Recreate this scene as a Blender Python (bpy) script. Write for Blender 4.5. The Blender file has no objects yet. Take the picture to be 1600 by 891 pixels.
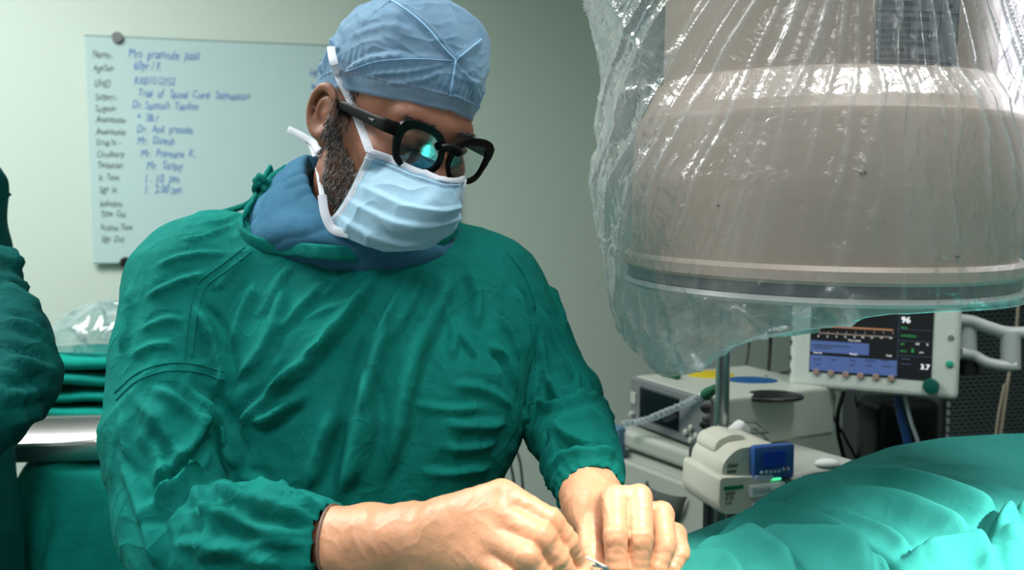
import bpy, bmesh, math, random
import numpy as np
from mathutils import Vector, Matrix
from mathutils.bvhtree import BVHTree

# ------------------------------------------------------------------ camera, world, lights, exposure
SC = bpy.context.scene
C = SC.collection
F = 1400.0                                   # focal length in pixels of the 1600 px wide frame
PITCH = math.radians(4.7)
CAM = np.array([0.0, 0.0, 1.45])
FW = np.array([0, math.cos(PITCH), -math.sin(PITCH)])
UP = np.array([0, math.sin(PITCH), math.cos(PITCH)])
RT = np.array([1.0, 0, 0])
cam_data = bpy.data.cameras.new('camera')
cam_data.lens = 31.5; cam_data.sensor_width = 36.0
cam_data.clip_start = 0.05
cam = bpy.data.objects.new('camera', cam_data); C.objects.link(cam)
cam.location = CAM; cam.rotation_euler = (math.radians(90) - PITCH, 0, 0)
cam_data.dof.use_dof = True; cam_data.dof.focus_distance = 0.99; cam_data.dof.aperture_fstop = 5.0
SC.camera = cam

w = bpy.data.worlds.new('world'); SC.world = w; w.use_nodes = True
w.node_tree.nodes['Background'].inputs[0].default_value = (0.85, 0.95, 0.95, 1)
w.node_tree.nodes['Background'].inputs[1].default_value = 0.24

def light(name, kind, loc, target, power, col, size=0.3, **k):
    d = bpy.data.lights.new(name, kind); d.energy = power; d.color = col
    if kind == 'AREA':
        d.shape = 'RECTANGLE'; d.size = size; d.size_y = k.get('size_y', size)
    if kind == 'AREA' and 'spread' in k: d.spread = math.radians(k['spread'])
    if kind == 'SPOT':
        d.shadow_soft_size = size; d.spot_size = math.radians(k['cone']); d.spot_blend = k.get('blend', 0.5)
    o = bpy.data.objects.new(name, d); C.objects.link(o)
    o.location = loc
    o.rotation_euler = (Vector(target) - Vector(loc)).to_track_quat('-Z', 'Y').to_euler()
    return o
# ceiling panel of the theatre, close and bright on the left
light('panel_or_fill_light', 'AREA', (-1.35, 1.25, 2.72), (-1.30, 1.45, 0), 48, (1.0, 0.995, 0.97), 1.2, size_y=0.9, spread=150)
light('panel_or_fill_light', 'AREA', (-0.5, -0.5, 2.70), (-0.35, 0.3, 0.9), 11, (0.97, 1.0, 1.0), 1.0, size_y=0.8, spread=110)  # fill light added from the front to brighten the surgeon
# operating lamp overhead that lights the field
light('operating_lamp_beam', 'SPOT', (0.42, 0.40, 2.40), (0.11, 0.79, 1.14), 125, (1.0, 0.90, 0.78), 0.04, cone=15.5, blend=0.8)
light('operating_lamp_beam', 'SPOT', (1.20, 0.26, 2.00), (0.60, 0.80, 1.08), 450, (1.0, 0.98, 0.93), 0.03, cone=22, blend=0.8)
light('operating_lamp_glow', 'SPOT', (1.2, 1.42, 1.9), (0.30, 1.1, 1.45), 26, (1.0, 0.90, 0.92), 0.15, cone=60, blend=0.8)
# area light added above the X-ray machine to brighten the drum's shoulder
light('panel_or_fill_light', 'AREA', (0.6, 0.8, 2.72), (0.45, 1.0, 1.5), 7, (1.0, 0.98, 0.95), 0.8, size_y=0.6, spread=80)
SC.view_settings.view_transform = 'Standard'; SC.view_settings.look = 'None'
SC.view_settings.gamma = 1.0; SC.view_settings.use_curve_mapping = False
SC.view_settings.exposure = 0.0

def P(px, py, d):
    """the point at pixel direction (px, py), d metres along the optical axis"""
    return CAM + FW * d + RT * ((px - 800.0) / F * d) + UP * ((445.5 - py) / F * d)
def proj(p):
    q = np.asarray(p) - CAM; d = q @ FW
    return np.stack([800 + F * (q @ RT) / d, 445.5 - F * (q @ UP) / d], -1)

# ------------------------------------------------------------------ helpers
rng = np.random.RandomState(7)
random.seed(7)
def lin(c):
    return tuple(((v/255)/12.92 if v/255 <= 0.04045 else ((v/255+0.055)/1.055)**2.4) for v in c)
MATS = {}
def mat(name, col, rough=0.5, metal=0.0, spec=0.5, bump=None, vary=None, emit=0, sheen=0, sss=0, alpha=1, trans=0, coat=0):
    if name in MATS: return MATS[name]
    m = bpy.data.materials.new(name); m.use_nodes = True; MATS[name] = m
    nt = m.node_tree; b = nt.nodes['Principled BSDF']
    c = (*lin(col), 1)
    b.inputs['Base Color'].default_value = c; b.inputs['Roughness'].default_value = rough
    b.inputs['Metallic'].default_value = metal; b.inputs['Specular IOR Level'].default_value = spec
    b.inputs['Alpha'].default_value = alpha; b.inputs['Transmission Weight'].default_value = trans
    b.inputs['Coat Weight'].default_value = coat
    if emit:
        b.inputs['Emission Color'].default_value = c; b.inputs['Emission Strength'].default_value = emit
    if sheen: b.inputs['Sheen Weight'].default_value = sheen; b.inputs['Sheen Roughness'].default_value = .4
    if sss:
        b.inputs['Subsurface Weight'].default_value = sss; b.inputs['Subsurface Radius'].default_value = (.01, .004, .002); b.inputs['Subsurface Scale'].default_value = 1.0
    tc = nt.nodes.new('ShaderNodeTexCoord')
    if bump:
        last = None
        for sc_, st in bump:
            n = nt.nodes.new('ShaderNodeTexNoise'); n.inputs['Scale'].default_value = sc_; n.inputs['Detail'].default_value = 4
            nt.links.new(tc.outputs['Object'], n.inputs['Vector'])
            bp = nt.nodes.new('ShaderNodeBump'); bp.inputs['Strength'].default_value = 1.0; bp.inputs['Distance'].default_value = st
            nt.links.new(n.outputs[0], bp.inputs['Height'])
            if last: nt.links.new(last.outputs[0], bp.inputs['Normal'])
            last = bp
        nt.links.new(last.outputs[0], b.inputs['Normal'])
    if vary:
        sc_, c2 = vary
        n = nt.nodes.new('ShaderNodeTexNoise'); n.inputs['Scale'].default_value = sc_; n.inputs['Detail'].default_value = 5; n.inputs['Roughness'].default_value = .65
        nt.links.new(tc.outputs['Object'], n.inputs['Vector'])
        r = nt.nodes.new('ShaderNodeMapRange'); r.inputs[1].default_value = .35; r.inputs[2].default_value = .65
        nt.links.new(n.outputs[0], r.inputs[0])
        mx = nt.nodes.new('ShaderNodeMix'); mx.data_type = 'RGBA'
        mx.inputs['A'].default_value = c; mx.inputs['B'].default_value = (*lin(c2), 1)
        nt.links.new(r.outputs[0], mx.inputs['Factor']); nt.links.new(mx.outputs['Result'], b.inputs['Base Color'])
    return m

def add_creases(m, sc_, dist, power=3.0):
    nt = m.node_tree; b = nt.nodes['Principled BSDF']; N = nt.nodes.new; Lk = nt.links.new
    prev = b.inputs['Normal'].links[0].from_socket if b.inputs['Normal'].links else None
    tc = N('ShaderNodeTexCoord')
    for k, (f, d) in enumerate(((sc_, dist), (sc_*2.3, dist*.45))):
        n = N('ShaderNodeTexNoise'); n.inputs['Scale'].default_value = f; n.inputs['Detail'].default_value = 1.5; n.inputs['Distortion'].default_value = .9
        mp = N('ShaderNodeMapping'); mp.inputs['Scale'].default_value = (1, 1, .7); mp.inputs['Location'].default_value = (k*3.1, k, 0)
        Lk(tc.outputs['Object'], mp.inputs['Vector']); Lk(mp.outputs[0], n.inputs['Vector'])
        s1 = N('ShaderNodeMath'); s1.operation = 'SUBTRACT'; s1.inputs[1].default_value = .5; Lk(n.outputs[0], s1.inputs[0])
        s2 = N('ShaderNodeMath'); s2.operation = 'ABSOLUTE'; Lk(s1.outputs[0], s2.inputs[0])
        s3 = N('ShaderNodeMath'); s3.operation = 'MULTIPLY_ADD'; s3.inputs[1].default_value = -5; s3.inputs[2].default_value = 1; s3.use_clamp = True; Lk(s2.outputs[0], s3.inputs[0])
        s4 = N('ShaderNodeMath'); s4.operation = 'POWER'; s4.inputs[1].default_value = power; Lk(s3.outputs[0], s4.inputs[0])
        bp = N('ShaderNodeBump'); bp.inputs['Distance'].default_value = d; Lk(s4.outputs[0], bp.inputs['Height'])
        if prev: Lk(prev, bp.inputs['Normal'])
        prev = bp.outputs[0]
    Lk(prev, b.inputs['Normal'])
def tag(o, label=None, cat=None, group=None, kind=None):
    if label: o['label'] = label
    if cat: o['category'] = cat
    if group: o['group'] = group
    if kind: o['kind'] = kind
    return o
def thing(name, label, cat, loc=(0, 0, 0), rot=(0, 0, 0), group=None):
    o = bpy.data.objects.new(name, None); C.objects.link(o)
    o.empty_display_size = .05
    o.location = loc; o.rotation_euler = rot
    return tag(o, label, cat, group)
def mesh_obj(name, V, Fc, m, parent=None, world=False, smooth=True, label=None, mats=None, mi=None):
    me = bpy.data.meshes.new(name)
    V = np.asarray(V, dtype=float)
    if world and parent is not None:
        V = V - np.array(parent.location)
    me.from_pydata(V.tolist(), [], Fc.tolist() if hasattr(Fc, 'tolist') else Fc)
    me.materials.append(m)
    if mats:
        for q in mats: me.materials.append(q)
    if mi is not None: me.polygons.foreach_set('material_index', np.asarray(mi, dtype=np.int32))
    if smooth: me.polygons.foreach_set('use_smooth', np.ones(len(me.polygons), dtype=bool))
    me.update()
    o = bpy.data.objects.new(name, me); C.objects.link(o)
    if parent is not None: o.parent = parent
    if label: o['label'] = label
    return o
class MB:
    """collects shapes, builds one mesh"""
    def __init__(s): s.V = []; s.F = []; s.M = []; s.n = 0; s.cur = 0
    def add(s, V, Fc):
        V = np.asarray(V, float); s.V.append(V)
        s.F += [[i + s.n for i in f] for f in (Fc.tolist() if hasattr(Fc, 'tolist') else Fc)]
        s.M += [s.cur] * len(Fc); s.n += len(V); return s
    def box(s, c, size, bev=0.0, rot=None, seg=2):
        bm = bmesh.new(); bmesh.ops.create_cube(bm, size=1)
        bmesh.ops.scale(bm, vec=size, verts=bm.verts)
        if bev: bmesh.ops.bevel(bm, geom=list(bm.edges), offset=bev, segments=seg, affect='EDGES', profile=.5)
        if rot is not None: bmesh.ops.transform(bm, matrix=rot, verts=bm.verts)
        bm.verts.index_update()
        V = np.array([v.co[:] for v in bm.verts]) + np.array(c)
        Fc = [[v.index for v in f.verts] for f in bm.faces]; bm.free()
        return s.add(V, Fc)
    def tube(s, pts, r, n=12, cap=True):
        pts = np.asarray(pts, float); k = len(pts); r = np.broadcast_to(np.asarray(r, float), (k,))
        T = np.gradient(pts, axis=0); T /= np.linalg.norm(T, axis=1)[:, None] + 1e-12
        a = np.array([0, 0, 1.0]) if abs(T[0][2]) < .9 else np.array([1.0, 0, 0])
        N = np.cross(T[0], a); N /= np.linalg.norm(N)
        V = []
        ang = np.linspace(0, 2*np.pi, n, endpoint=False)
        for i in range(k):
            N = N - T[i] * (N @ T[i]); N /= np.linalg.norm(N); B = np.cross(T[i], N)
            V.append(pts[i] + r[i] * (np.cos(ang)[:, None] * N + np.sin(ang)[:, None] * B))
        V = np.concatenate(V); Fc = []
        for i in range(k-1):
            for j in range(n):
                a0 = i*n+j; a1 = i*n+(j+1) % n
                Fc.append([a0, a1, a1+n, a0+n])
        if cap: Fc.append(list(range(n))[::-1]); Fc.append([(k-1)*n+j for j in range(n)])
        return s.add(V, Fc)
    def lathe(s, prof, c=(0, 0, 0), n=48, rot=None, capt=True, capb=True):
        ang = np.linspace(0, 2*np.pi, n, endpoint=False); V = []
        for r, z in prof: V.append(np.stack([r*np.cos(ang), r*np.sin(ang), np.full(n, z)], 1))
        V = np.concatenate(V); Fc = []
        for i in range(len(prof)-1):
            for j in range(n):
                a0 = i*n+j; a1 = i*n+(j+1) % n
                Fc.append([a0, a1, a1+n, a0+n])
        if capb: Fc.append(list(range(n))[::-1])
        if capt: Fc.append([(len(prof)-1)*n+j for j in range(n)])
        if rot is not None: V = V @ np.array(rot)[:3, :3].T
        return s.add(V + np.array(c), Fc)
    def build(s, name, m, parent=None, world=False, smooth=False, label=None, mats=None):
        o = mesh_obj(name, np.concatenate(s.V), s.F, m, parent, world, False, label, mats, s.M if mats else None)
        if smooth: shade_auto(o)
        return o
def shade_auto(o, deg=35):
    me = o.data; bm = bmesh.new(); bm.from_mesh(me)
    for f in bm.faces: f.smooth = True
    for e in bm.edges:
        if len(e.link_faces) == 2 and e.calc_face_angle(0) > math.radians(deg): e.smooth = False
    bm.to_mesh(me); bm.free()
def spline(pts, n=24):
    pts = np.asarray(pts, float); k = len(pts)
    if k < 3:
        t = np.linspace(0, 1, n)[:, None]; return pts[0]*(1-t)+pts[-1]*t
    Q = np.vstack([2*pts[0]-pts[1], pts, 2*pts[-1]-pts[-2]])
    out = []
    for u in np.linspace(0, k-1, n):
        i = min(int(u), k-2); t = u-i; p0, p1, p2, p3 = Q[i:i+4]
        out.append(.5*((2*p1)+(-p0+p2)*t+(2*p0-5*p1+4*p2-p3)*t*t+(-p0+3*p1-3*p2+p3)*t**3))
    return np.array(out)
def grid_faces(nu, nv, wrap=False):
    i, j = np.meshgrid(np.arange(nu-1), np.arange(nv if wrap else nv-1), indexing='ij')
    j2 = (j+1) % nv
    return np.stack([i*nv+j, i*nv+j2, (i+1)*nv+j2, (i+1)*nv+j], -1).reshape(-1, 4)
def patch(ctrl, nu, nv):
    """smooth surface through a grid of control points"""
    ctrl = np.asarray(ctrl, float)
    rows = np.array([spline(r, nv) for r in ctrl])
    return np.array([spline(rows[:, j], nu) for j in range(nv)]).transpose(1, 0, 2)
def text_mesh(s, size, m, name, parent, M, extrude=.0004, shear=0, bold=0, jitter=0, label=None, align='LEFT'):
    cu = bpy.data.curves.new('t', 'FONT'); cu.body = s; cu.size = size; cu.extrude = extrude; cu.shear = shear; cu.offset = bold
    cu.align_x = align
    cu.resolution_u = 3
    t = bpy.data.objects.new('t', cu); C.objects.link(t)
    dg = bpy.context.evaluated_depsgraph_get()
    me = bpy.data.meshes.new_from_object(t.evaluated_get(dg))
    bpy.data.objects.remove(t); bpy.data.curves.remove(cu)
    me.name = name
    V = np.zeros(len(me.vertices)*3); me.vertices.foreach_get('co', V); V = V.reshape(-1, 3)
    if jitter:
        V[:, 1] += jitter*np.sin(V[:, 0]*140+len(s))+jitter*.8*np.sin(V[:, 0]*57+2*len(s)); V[:, 0] += jitter*.7*np.sin(V[:, 1]*300+V[:, 0]*90)
    Mn = np.array(M); V = V @ Mn[:3, :3].T + Mn[:3, 3]
    me.vertices.foreach_set('co', V.ravel())
    me.materials.clear(); me.materials.append(m); me.update()
    o = bpy.data.objects.new(name, me); C.objects.link(o); o.parent = parent
    if label: o['label'] = label
    return o

# gradient noise in numpy
_perm = rng.permutation(256); _perm = np.concatenate([_perm, _perm, _perm])
_grad = rng.randn(256, 3); _grad /= np.linalg.norm(_grad, axis=1)[:, None]
def noise3(p):
    p = np.asarray(p, float); i = np.floor(p).astype(int); f = p-i; i &= 255
    u = f*f*f*(f*(f*6-15)+10)
    def g(dx, dy, dz):
        h = _perm[_perm[_perm[i[:, 0]+dx]+i[:, 1]+dy]+i[:, 2]+dz]
        return (_grad[h]*(f-np.array([dx, dy, dz]))).sum(1)
    L = lambda a, b, t: a+(b-a)*t
    return L(L(L(g(0,0,0), g(1,0,0), u[:,0]), L(g(0,1,0), g(1,1,0), u[:,0]), u[:,1]),
             L(L(g(0,0,1), g(1,0,1), u[:,0]), L(g(0,1,1), g(1,1,1), u[:,0]), u[:,1]), u[:,2])*1.6
def ridged(p, sharp=2.0):
    return np.clip(1-np.abs(noise3(p))*2, 0, 1)**sharp
def warp(p, a, s):
    return p + a*np.stack([noise3(p*s+11.3), noise3(p*s+47.1), noise3(p*s+83.7)], 1)

# signed distance shapes and a surface-nets polygoniser
def s_cap(p, a, b, ra, rb):
    a = np.asarray(a, np.float32); b = np.asarray(b, np.float32); ba = b-a
    h = np.clip(((p-a) @ ba)/(ba @ ba+1e-12), 0, 1)
    q = p-a-h[:, None]*ba
    return np.sqrt((q*q).sum(1))-(ra+(rb-ra)*h)
def s_ell(p, c, r):
    q = (p-np.asarray(c, np.float32))/np.asarray(r, np.float32); k = np.sqrt((q*q).sum(1))
    k2 = np.sqrt(((q/np.asarray(r, np.float32))**2).sum(1))+1e-9
    return k*(k-1)/k2
def smin(a, b, k):
    h = np.clip(.5+.5*(b-a)/k, 0, 1); return b*(1-h)+a*h-k*h*(1-h)
def smax(a, b, k): return -smin(-a, -b, k)
def chain(p, pts, rs, k=.012):
    d = None
    for i in range(len(pts)-1):
        e = s_cap(p, pts[i], pts[i+1], rs[i], rs[i+1]); d = e if d is None else smin(d, e, k)
    return d
def nets(f, lo, hi, h):
    lo = np.array(lo, float); hi = np.array(hi, float); n = np.ceil((hi-lo)/h).astype(int)+1
    ax = [lo[i]+h*np.arange(n[i]) for i in range(3)]
    V = np.empty(n, np.float32)
    Y, Z = np.meshgrid(ax[1], ax[2], indexing='ij'); yz = np.stack([Y.ravel(), Z.ravel()], 1).astype(np.float32)
    step = max(1, 400000//len(yz))
    for i in range(0, n[0], step):
        xs = ax[0][i:i+step]
        p = np.concatenate([np.repeat(xs, len(yz))[:, None].astype(np.float32), np.tile(yz, (len(xs), 1))], 1)
        V[i:i+step] = f(p).reshape(len(xs), n[1], n[2])
    S = V < 0
    cnt = np.zeros(n-1, np.int32); pos = np.zeros((*(n-1), 3), np.float32)
    cor = [(a, b, c) for a in (0, 1) for b in (0, 1) for c in (0, 1)]
    sl = lambda o: tuple(slice(o[k], n[k]-1+o[k]) for k in range(3))
    for a in cor:
        for k in range(3):
            if a[k]: continue
            b = list(a); b[k] = 1; b = tuple(b)
            va = V[sl(a)]; vb = V[sl(b)]; cr = S[sl(a)] != S[sl(b)]
            t = np.where(cr, va/np.where(cr, va-vb, 1), 0)
            cnt += cr
            for q in range(3): pos[..., q] += cr*(a[q]+(t if q == k else 0))
    act = cnt > 0; idx = -np.ones(n-1, np.int64); idx[act] = np.arange(act.sum())
    I = np.stack(np.nonzero(act), 1)
    verts = (I+pos[act]/cnt[act][:, None])*h+lo
    faces = []
    for k in range(3):
        o1, o2 = [(1, 2), (2, 0), (0, 1)][k]
        a = [slice(1, n[q]-1) for q in range(3)]; a[k] = slice(0, n[k]-1); b = list(a); b[k] = slice(1, n[k])
        cr = S[tuple(a)] != S[tuple(b)]; neg = S[tuple(a)]
        e = np.stack(np.nonzero(cr), 1)
        off = np.ones(3, int); off[k] = 0; e = e+off
        def cell(d1, d2):
            c = e.copy(); c[:, o1] -= d1; c[:, o2] -= d2; return idx[c[:, 0], c[:, 1], c[:, 2]]
        q = np.stack([cell(1, 1), cell(0, 1), cell(0, 0), cell(1, 0)], 1)
        ng = neg[cr]; q[~ng] = q[~ng][:, ::-1]
        faces.append(q)
    return verts, np.concatenate(faces)
def vnormals(V, Fq):
    Fq = np.asarray(Fq); a, b, c, d = (V[Fq[:, i]] for i in range(4))
    fn = np.cross(c-a, d-b); N = np.zeros_like(V)
    for i in range(4): np.add.at(N, Fq[:, i], fn)
    return N/(np.linalg.norm(N, axis=1)[:, None]+1e-12)
def relax(V, Fq, it=2, lam=.5):
    Fq = np.asarray(Fq)
    for _ in range(it):
        A = np.zeros_like(V); cnt = np.zeros(len(V))
        for i in range(4):
            for j in (1, 3):
                np.add.at(A, Fq[:, i], V[Fq[:, (i+j) % 4]]); np.add.at(cnt, Fq[:, i], 1)
        V = V*(1-lam)+lam*A/np.maximum(cnt, 1)[:, None]
    return V
def cast_line(bvh, px, n=26, back=0.0):
    """a line of points on a surface, found by looking along pixel directions"""
    out = []
    for q in spline([(*a, 0) for a in px], n):
        d = Vector(P(q[0], q[1], 1.0)-CAM).normalized()
        hit = bvh.ray_cast(Vector(CAM), d)
        if hit[0] is not None: out.append([*hit[0], *hit[1]])
    return np.array(out)
def fold(V, N, line, wdt, amp, side=0.0, taper=.25, D=None, asym=0):
    """displacement of a ridge along a surface line; side>0 adds a valley to one side"""
    if len(line) < 2: return
    L3 = line[:, :3]; nrm = line[:, 3:].mean(0)
    lo = L3.min(0)-4*wdt; hi = L3.max(0)+4*wdt
    sel = np.nonzero(((V > lo) & (V < hi)).all(1))[0]
    if len(sel) == 0: return
    p = V[sel]; best = np.full(len(sel), 1e9); sg = np.zeros(len(sel)); tt = np.zeros(len(sel)); m = len(L3)-1
    for i in range(m):
        a = L3[i]; ba = L3[i+1]-a; l2 = ba @ ba
        if l2 < 1e-12: continue
        h = np.clip((p-a) @ ba/l2, 0, 1); q = p-a-h[:, None]*ba; d = np.sqrt((q*q).sum(1))
        u = d < best; best[u] = d[u]; tt[u] = (i+h[u])/m; sg[u] = np.sign((np.cross(ba, q[u]) @ nrm))
    tp = np.clip(np.minimum(tt, 1-tt)/max(taper, 1e-3), 0, 1); tp = tp*tp*(3-2*tp)
    wv = wdt*(.55+.45*tp)
    if asym: wv = wv*np.where(sg*np.sign(side) > 0, 1/asym, asym)
    y = np.exp(-(best/wv)**2)
    if side: y = y - abs(side)*np.exp(-((best*sg*np.sign(side)-1.5*wv)/wv)**2)
    D[sel] += amp*tp*y*(np.clip(N[sel] @ nrm, 0, 1)**.5)
# ------------------------------------------------------------------ the room
WD = np.array([1.0, .237, 0]); WD /= np.linalg.norm(WD)        # along the back wall, to the right
WN = np.array([-WD[1], WD[0], 0])                              # away from the camera
W0 = P(160, 230, 2.55); W0 = np.array([W0[0], W0[1], 0])       # a point at the foot of the back wall
YAW = math.atan2(WD[1], WD[0])
m_wall = mat('wall_paint', (198, 214, 203), .55, bump=[(60, .0006)])
m_floor = mat('floor_vinyl', (120, 135, 130), .35)
m_ceil = mat('ceiling_paint', (225, 230, 226), .8)
def slab(name, corners, thick, m):
    c = np.array(corners, float); n = np.cross(c[1]-c[0], c[3]-c[0]); n /= np.linalg.norm(n)
    V = np.vstack([c, c+n*thick])
    o = mesh_obj(name, V, [[3, 2, 1, 0], [4, 5, 6, 7], [0, 1, 5, 4], [1, 2, 6, 5], [2, 3, 7, 6], [3, 0, 4, 7]], m, smooth=False)
    return tag(o, kind='structure')
def wp(u, v, off=0):       # point on the back wall: u along it, v up, off towards the room
    return W0 + WD*u + np.array([0, 0, v]) - WN*off
lw, rw = -1.3, 3.6
a, b = wp(lw, 0), wp(rw, 0)
fa, fb = np.array([a[0]+.35, -1.6, 0]), np.array([b[0]+.35, -1.6, 0])
up28 = np.array([0, 0, 2.8])
slab('wall_back', [a, b, b+up28, a+up28][::-1], .1, m_wall)
slab('wall_left', [fa, a, a+up28, fa+up28][::-1], .1, m_wall)
slab('wall_right', [b, fb, fb+up28, b+up28][::-1], .1, m_wall)
slab('floor', [fa, fb, b, a][::-1], .1, m_floor)
slab('ceiling', [fa+up28, fb+up28, b+up28, a+up28], .1, m_ceil)
m_base = mat('skirting', (150, 165, 160), .5)
bb = MB()
t = np.linspace(0, 1, 2)
for q0, q1 in (((lw, 0), (rw, 0)),):
    V = [wp(lw, 0, .001), wp(rw, 0, .001), wp(rw, .1, .001), wp(lw, .1, .001), wp(lw, 0, .015), wp(rw, 0, .015), wp(rw, .1, .015), wp(lw, .1, .015)]
    bb.add(V, [[0, 1, 2, 3], [4, 7, 6, 5], [0, 4, 5, 1], [3, 2, 6, 7], [0, 3, 7, 4], [1, 5, 6, 2]])
tag(bb.build('baseboard_back', m_base), kind='structure')

# ------------------------------------------------------------------ glass writing board
def wall_uv(px, py):
    """where the line of sight through a pixel meets the wall"""
    d = P(px, py, 1.0)-CAM; tt = ((W0-CAM) @ WN)/(d @ WN); p = CAM+d*tt
    return (p-W0) @ WD, p[2]
u0, v1 = wall_uv(134, 58); _, v0 = wall_uv(148, 411); u1 = u0+1.05
GB = thing('glass_writing_board', 'pale frosted glass board with black and blue handwriting on back wall', 'writing board', wp(u0, v0, .012), (0, 0, YAW))
m_glassb = mat('frosted_glass', (186, 212, 212), .12, spec=.6)
m_edge = mat('glass_edge', (95, 130, 125), .2)
H = v1-v0; Wd = u1-u0
mb = MB(); mb.box((Wd/2, -.004, H/2), (Wd, .006, H), .0015); mb.build('glass_panel', m_glassb, GB)
mb = MB()
mb.box((Wd/2, -.004, H+.0012), (Wd, .0066, .0024)); mb.build('polished_edge', m_edge, GB)
mb = MB(); mb.box((Wd/2, -.004, -.0012), (Wd, .0066, .0024)); mb.build('polished_edge', m_edge, GB)
m_chrome = mat('chrome', (190, 190, 190), .18, 1.0)
m_steeld = mat('dark_steel', (90, 92, 92), .3, 1.0)
rotx = Matrix.Rotation(math.radians(90), 3, 'X')
uA = wall_uv(186, 57)[0]-u0
for uu, vv in ((uA, H-.002), (uA+.0, .002), (Wd-uA, H-.002), (Wd-uA, .002)):
    mb = MB(); mb.lathe([(.011, 0), (.011, .014), (.0145, .015), (.0155, .018), (.0155, .026), (.013, .028)], (uu, .012, vv), 28, rot=rotx)
    mb.build('standoff', m_steeld if vv < .1 else m_chrome, GB, smooth=True)
m_inkb = mat('black_marker', (70, 84, 84), .6); m_inkblue = mat('blue_marker', (66, 112, 190), .6)
def row(px, py, s, m, sz=.03, sh=.25, k=.85):
    u, v = wall_uv(px, py); u -= u0; v -= v0
    M = Matrix.Translation((u, -.0078, v)) @ Matrix.Rotation(math.radians(90), 4, 'X') @ Matrix.Diagonal((k, 1, 1, 1))
    text_mesh(s, sz, m, 'handwriting', GB, M, .0002, sh, -.0001, jitter=.0016, label='black marker writing' if m is m_inkb else 'blue marker writing')
for px, py, s in ((146, 92, 'Name:-'), (148, 112, 'Age/Sex-'), (149, 137, 'UHID'), (151, 157, 'Surgery:-'), (151, 175, 'Surgeon-'), (152, 192, 'Anaesthesia-'),
                  (152, 211, 'Anaesthetist'), (152, 228, 'Scrub N  -'), (153, 246, 'Circulatory'), (154, 263, 'Technician'), (156, 282, 'In  Time:'), (157, 301, 'Sign  In:'),
                  (158, 323, 'Induction'), (159, 339, 'Time  Out'), (159, 360, 'Incision Time'), (160, 378, 'Sign  Out:')):
    row(px, py, s, m_inkb, .030 if len(s) < 8 else .026, k=.6)
for px, py, s, z in ((202, 92, 'Mrs  pramode  patil', .036), (210, 110, '60yr / F.', .034), (211, 133, 'R/001512752', .031), (217, 153, 'Trial  of   Spinal  Cord   Stimulation', .032),
                  (208, 171, 'Dr. Santosh  Tandon', .032), (215, 190, '+  SB r', .032), (215, 208, 'Dr.  Anil  prasade', .032), (216, 226, 'Mr.  Dinesh', .032),
                  (221, 246, 'Mr.  Praveena  K.', .032), (230, 265, 'Mr.  Sanjay', .034), (226, 286, '1 . 10  pm', .036), (226, 302, '1   2.00 pm', .034),
                  (483, 121, 'Ht', .034), (485, 140, 'wt', .034)):
    row(px, py, s, m_inkblue, z, .2, .66)

# ------------------------------------------------------------------ instrument trolley on the left with drapes, tray, towels, plastic
m_drape_d = mat('green_drape', (8, 138, 125), .85, spec=.12, bump=[(900, .0003), (90, .0012)], vary=(30, (6, 124, 114)))
def height_cloth(name, xs, ys, zf, m, parent=None, thick=.003, **k):
    X, Y = np.meshgrid(xs, ys, indexing='ij'); Z = zf(X, Y)
    V = np.stack([X, Y, Z], -1).reshape(-1, 3); n = len(V); nx, ny = X.shape
    Fq = grid_faces(nx, ny)
    o = mesh_obj(name, V, Fq, m, parent, **k)
    return o
# trolley table body under the drape
tl = P(-60, 712, 1.55); TX, TY0 = -.47, 1.72; ztop = P(90, 712, 1.58)[2]
TR = thing('instrument_trolley', 'steel instrument trolley hidden under green drapes at left behind the surgeon', 'trolley', (TX, TY0, 0))
mb = MB(); mb.box((0, 0, ztop-.012), (.68, .46, .02), .004)
mb.build('table_top', mat('brushed_steel', (170, 175, 175), .3, 1.0), TR)
for sx in (-.31, .31):
    for sy in (-.2, .2):
        mb = MB(); mb.tube([(sx, sy, .05), (sx, sy, ztop-.02)], .012, 12); mb.lathe([(.0, 0), (.03, .004), (.035, .02), (.02, .05), (0, .055)], (sx, sy, 0), 16, capt=False, capb=False)
        mb.build('leg', MATS['brushed_steel'], TR)
# drape over the trolley: a profile swept along the front, with hanging folds
def trolley_drape():
    nu, nv = 260, 150
    cx, cy = TX, TY0
    V = np.zeros((nu, nv, 3)); hw, hd = .36, .27
    per = np.linspace(0, 2*np.pi, nu, endpoint=False)
    ct, st = np.cos(per), np.sin(per)
    q = 1/np.maximum(np.abs(ct), np.abs(st)); sq = (np.abs(ct)**6+np.abs(st)**6)**(-1/6)
    for j in range(nv):
        t = j/(nv-1)
        if t < .4:
            r = t/.4; z = ztop+.004+.002*np.sin(per*7)*r; out = 0*per
            x = cx+hw*sq*ct*r; y = cy+hd*sq*st*r
        else:
            s = (t-.4)/.6; z = ztop+.004-.75*s; 
            w_ = .060*s**.7*np.sin(per*15+1.5*np.sin(per*5))+.02*s*np.sin(per*43+2*np.sin(per*3))
            out = .012+.16*s**.7+w_
            x = cx+hw*sq*ct+out*ct; y = cy+hd*sq*st+out*st
        V[:, j, 0] = x; V[:, j, 1] = y; V[:, j, 2] = z
    p = V.reshape(-1, 3); p2 = warp(p, .03, 5)
    p[:, 2] += .006*ridged(p2*np.array([5, 5, 9]), 3)*np.clip((p[:, 2]-ztop+.05)/.05, 0, 1)
    return mesh_obj('trolley_drape', p, grid_faces(nv, nu, True)[:, ::-1] if False else np.array([[i*nv+j, ((i+1) % nu)*nv+j, ((i+1) % nu)*nv+j+1, i*nv+j+1] for i in range(nu) for j in range(nv-1)]), m_drape_d)
tag(trolley_drape(), 'dark green drape hanging in folds over the trolley behind the surgeon', 'drape')
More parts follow.
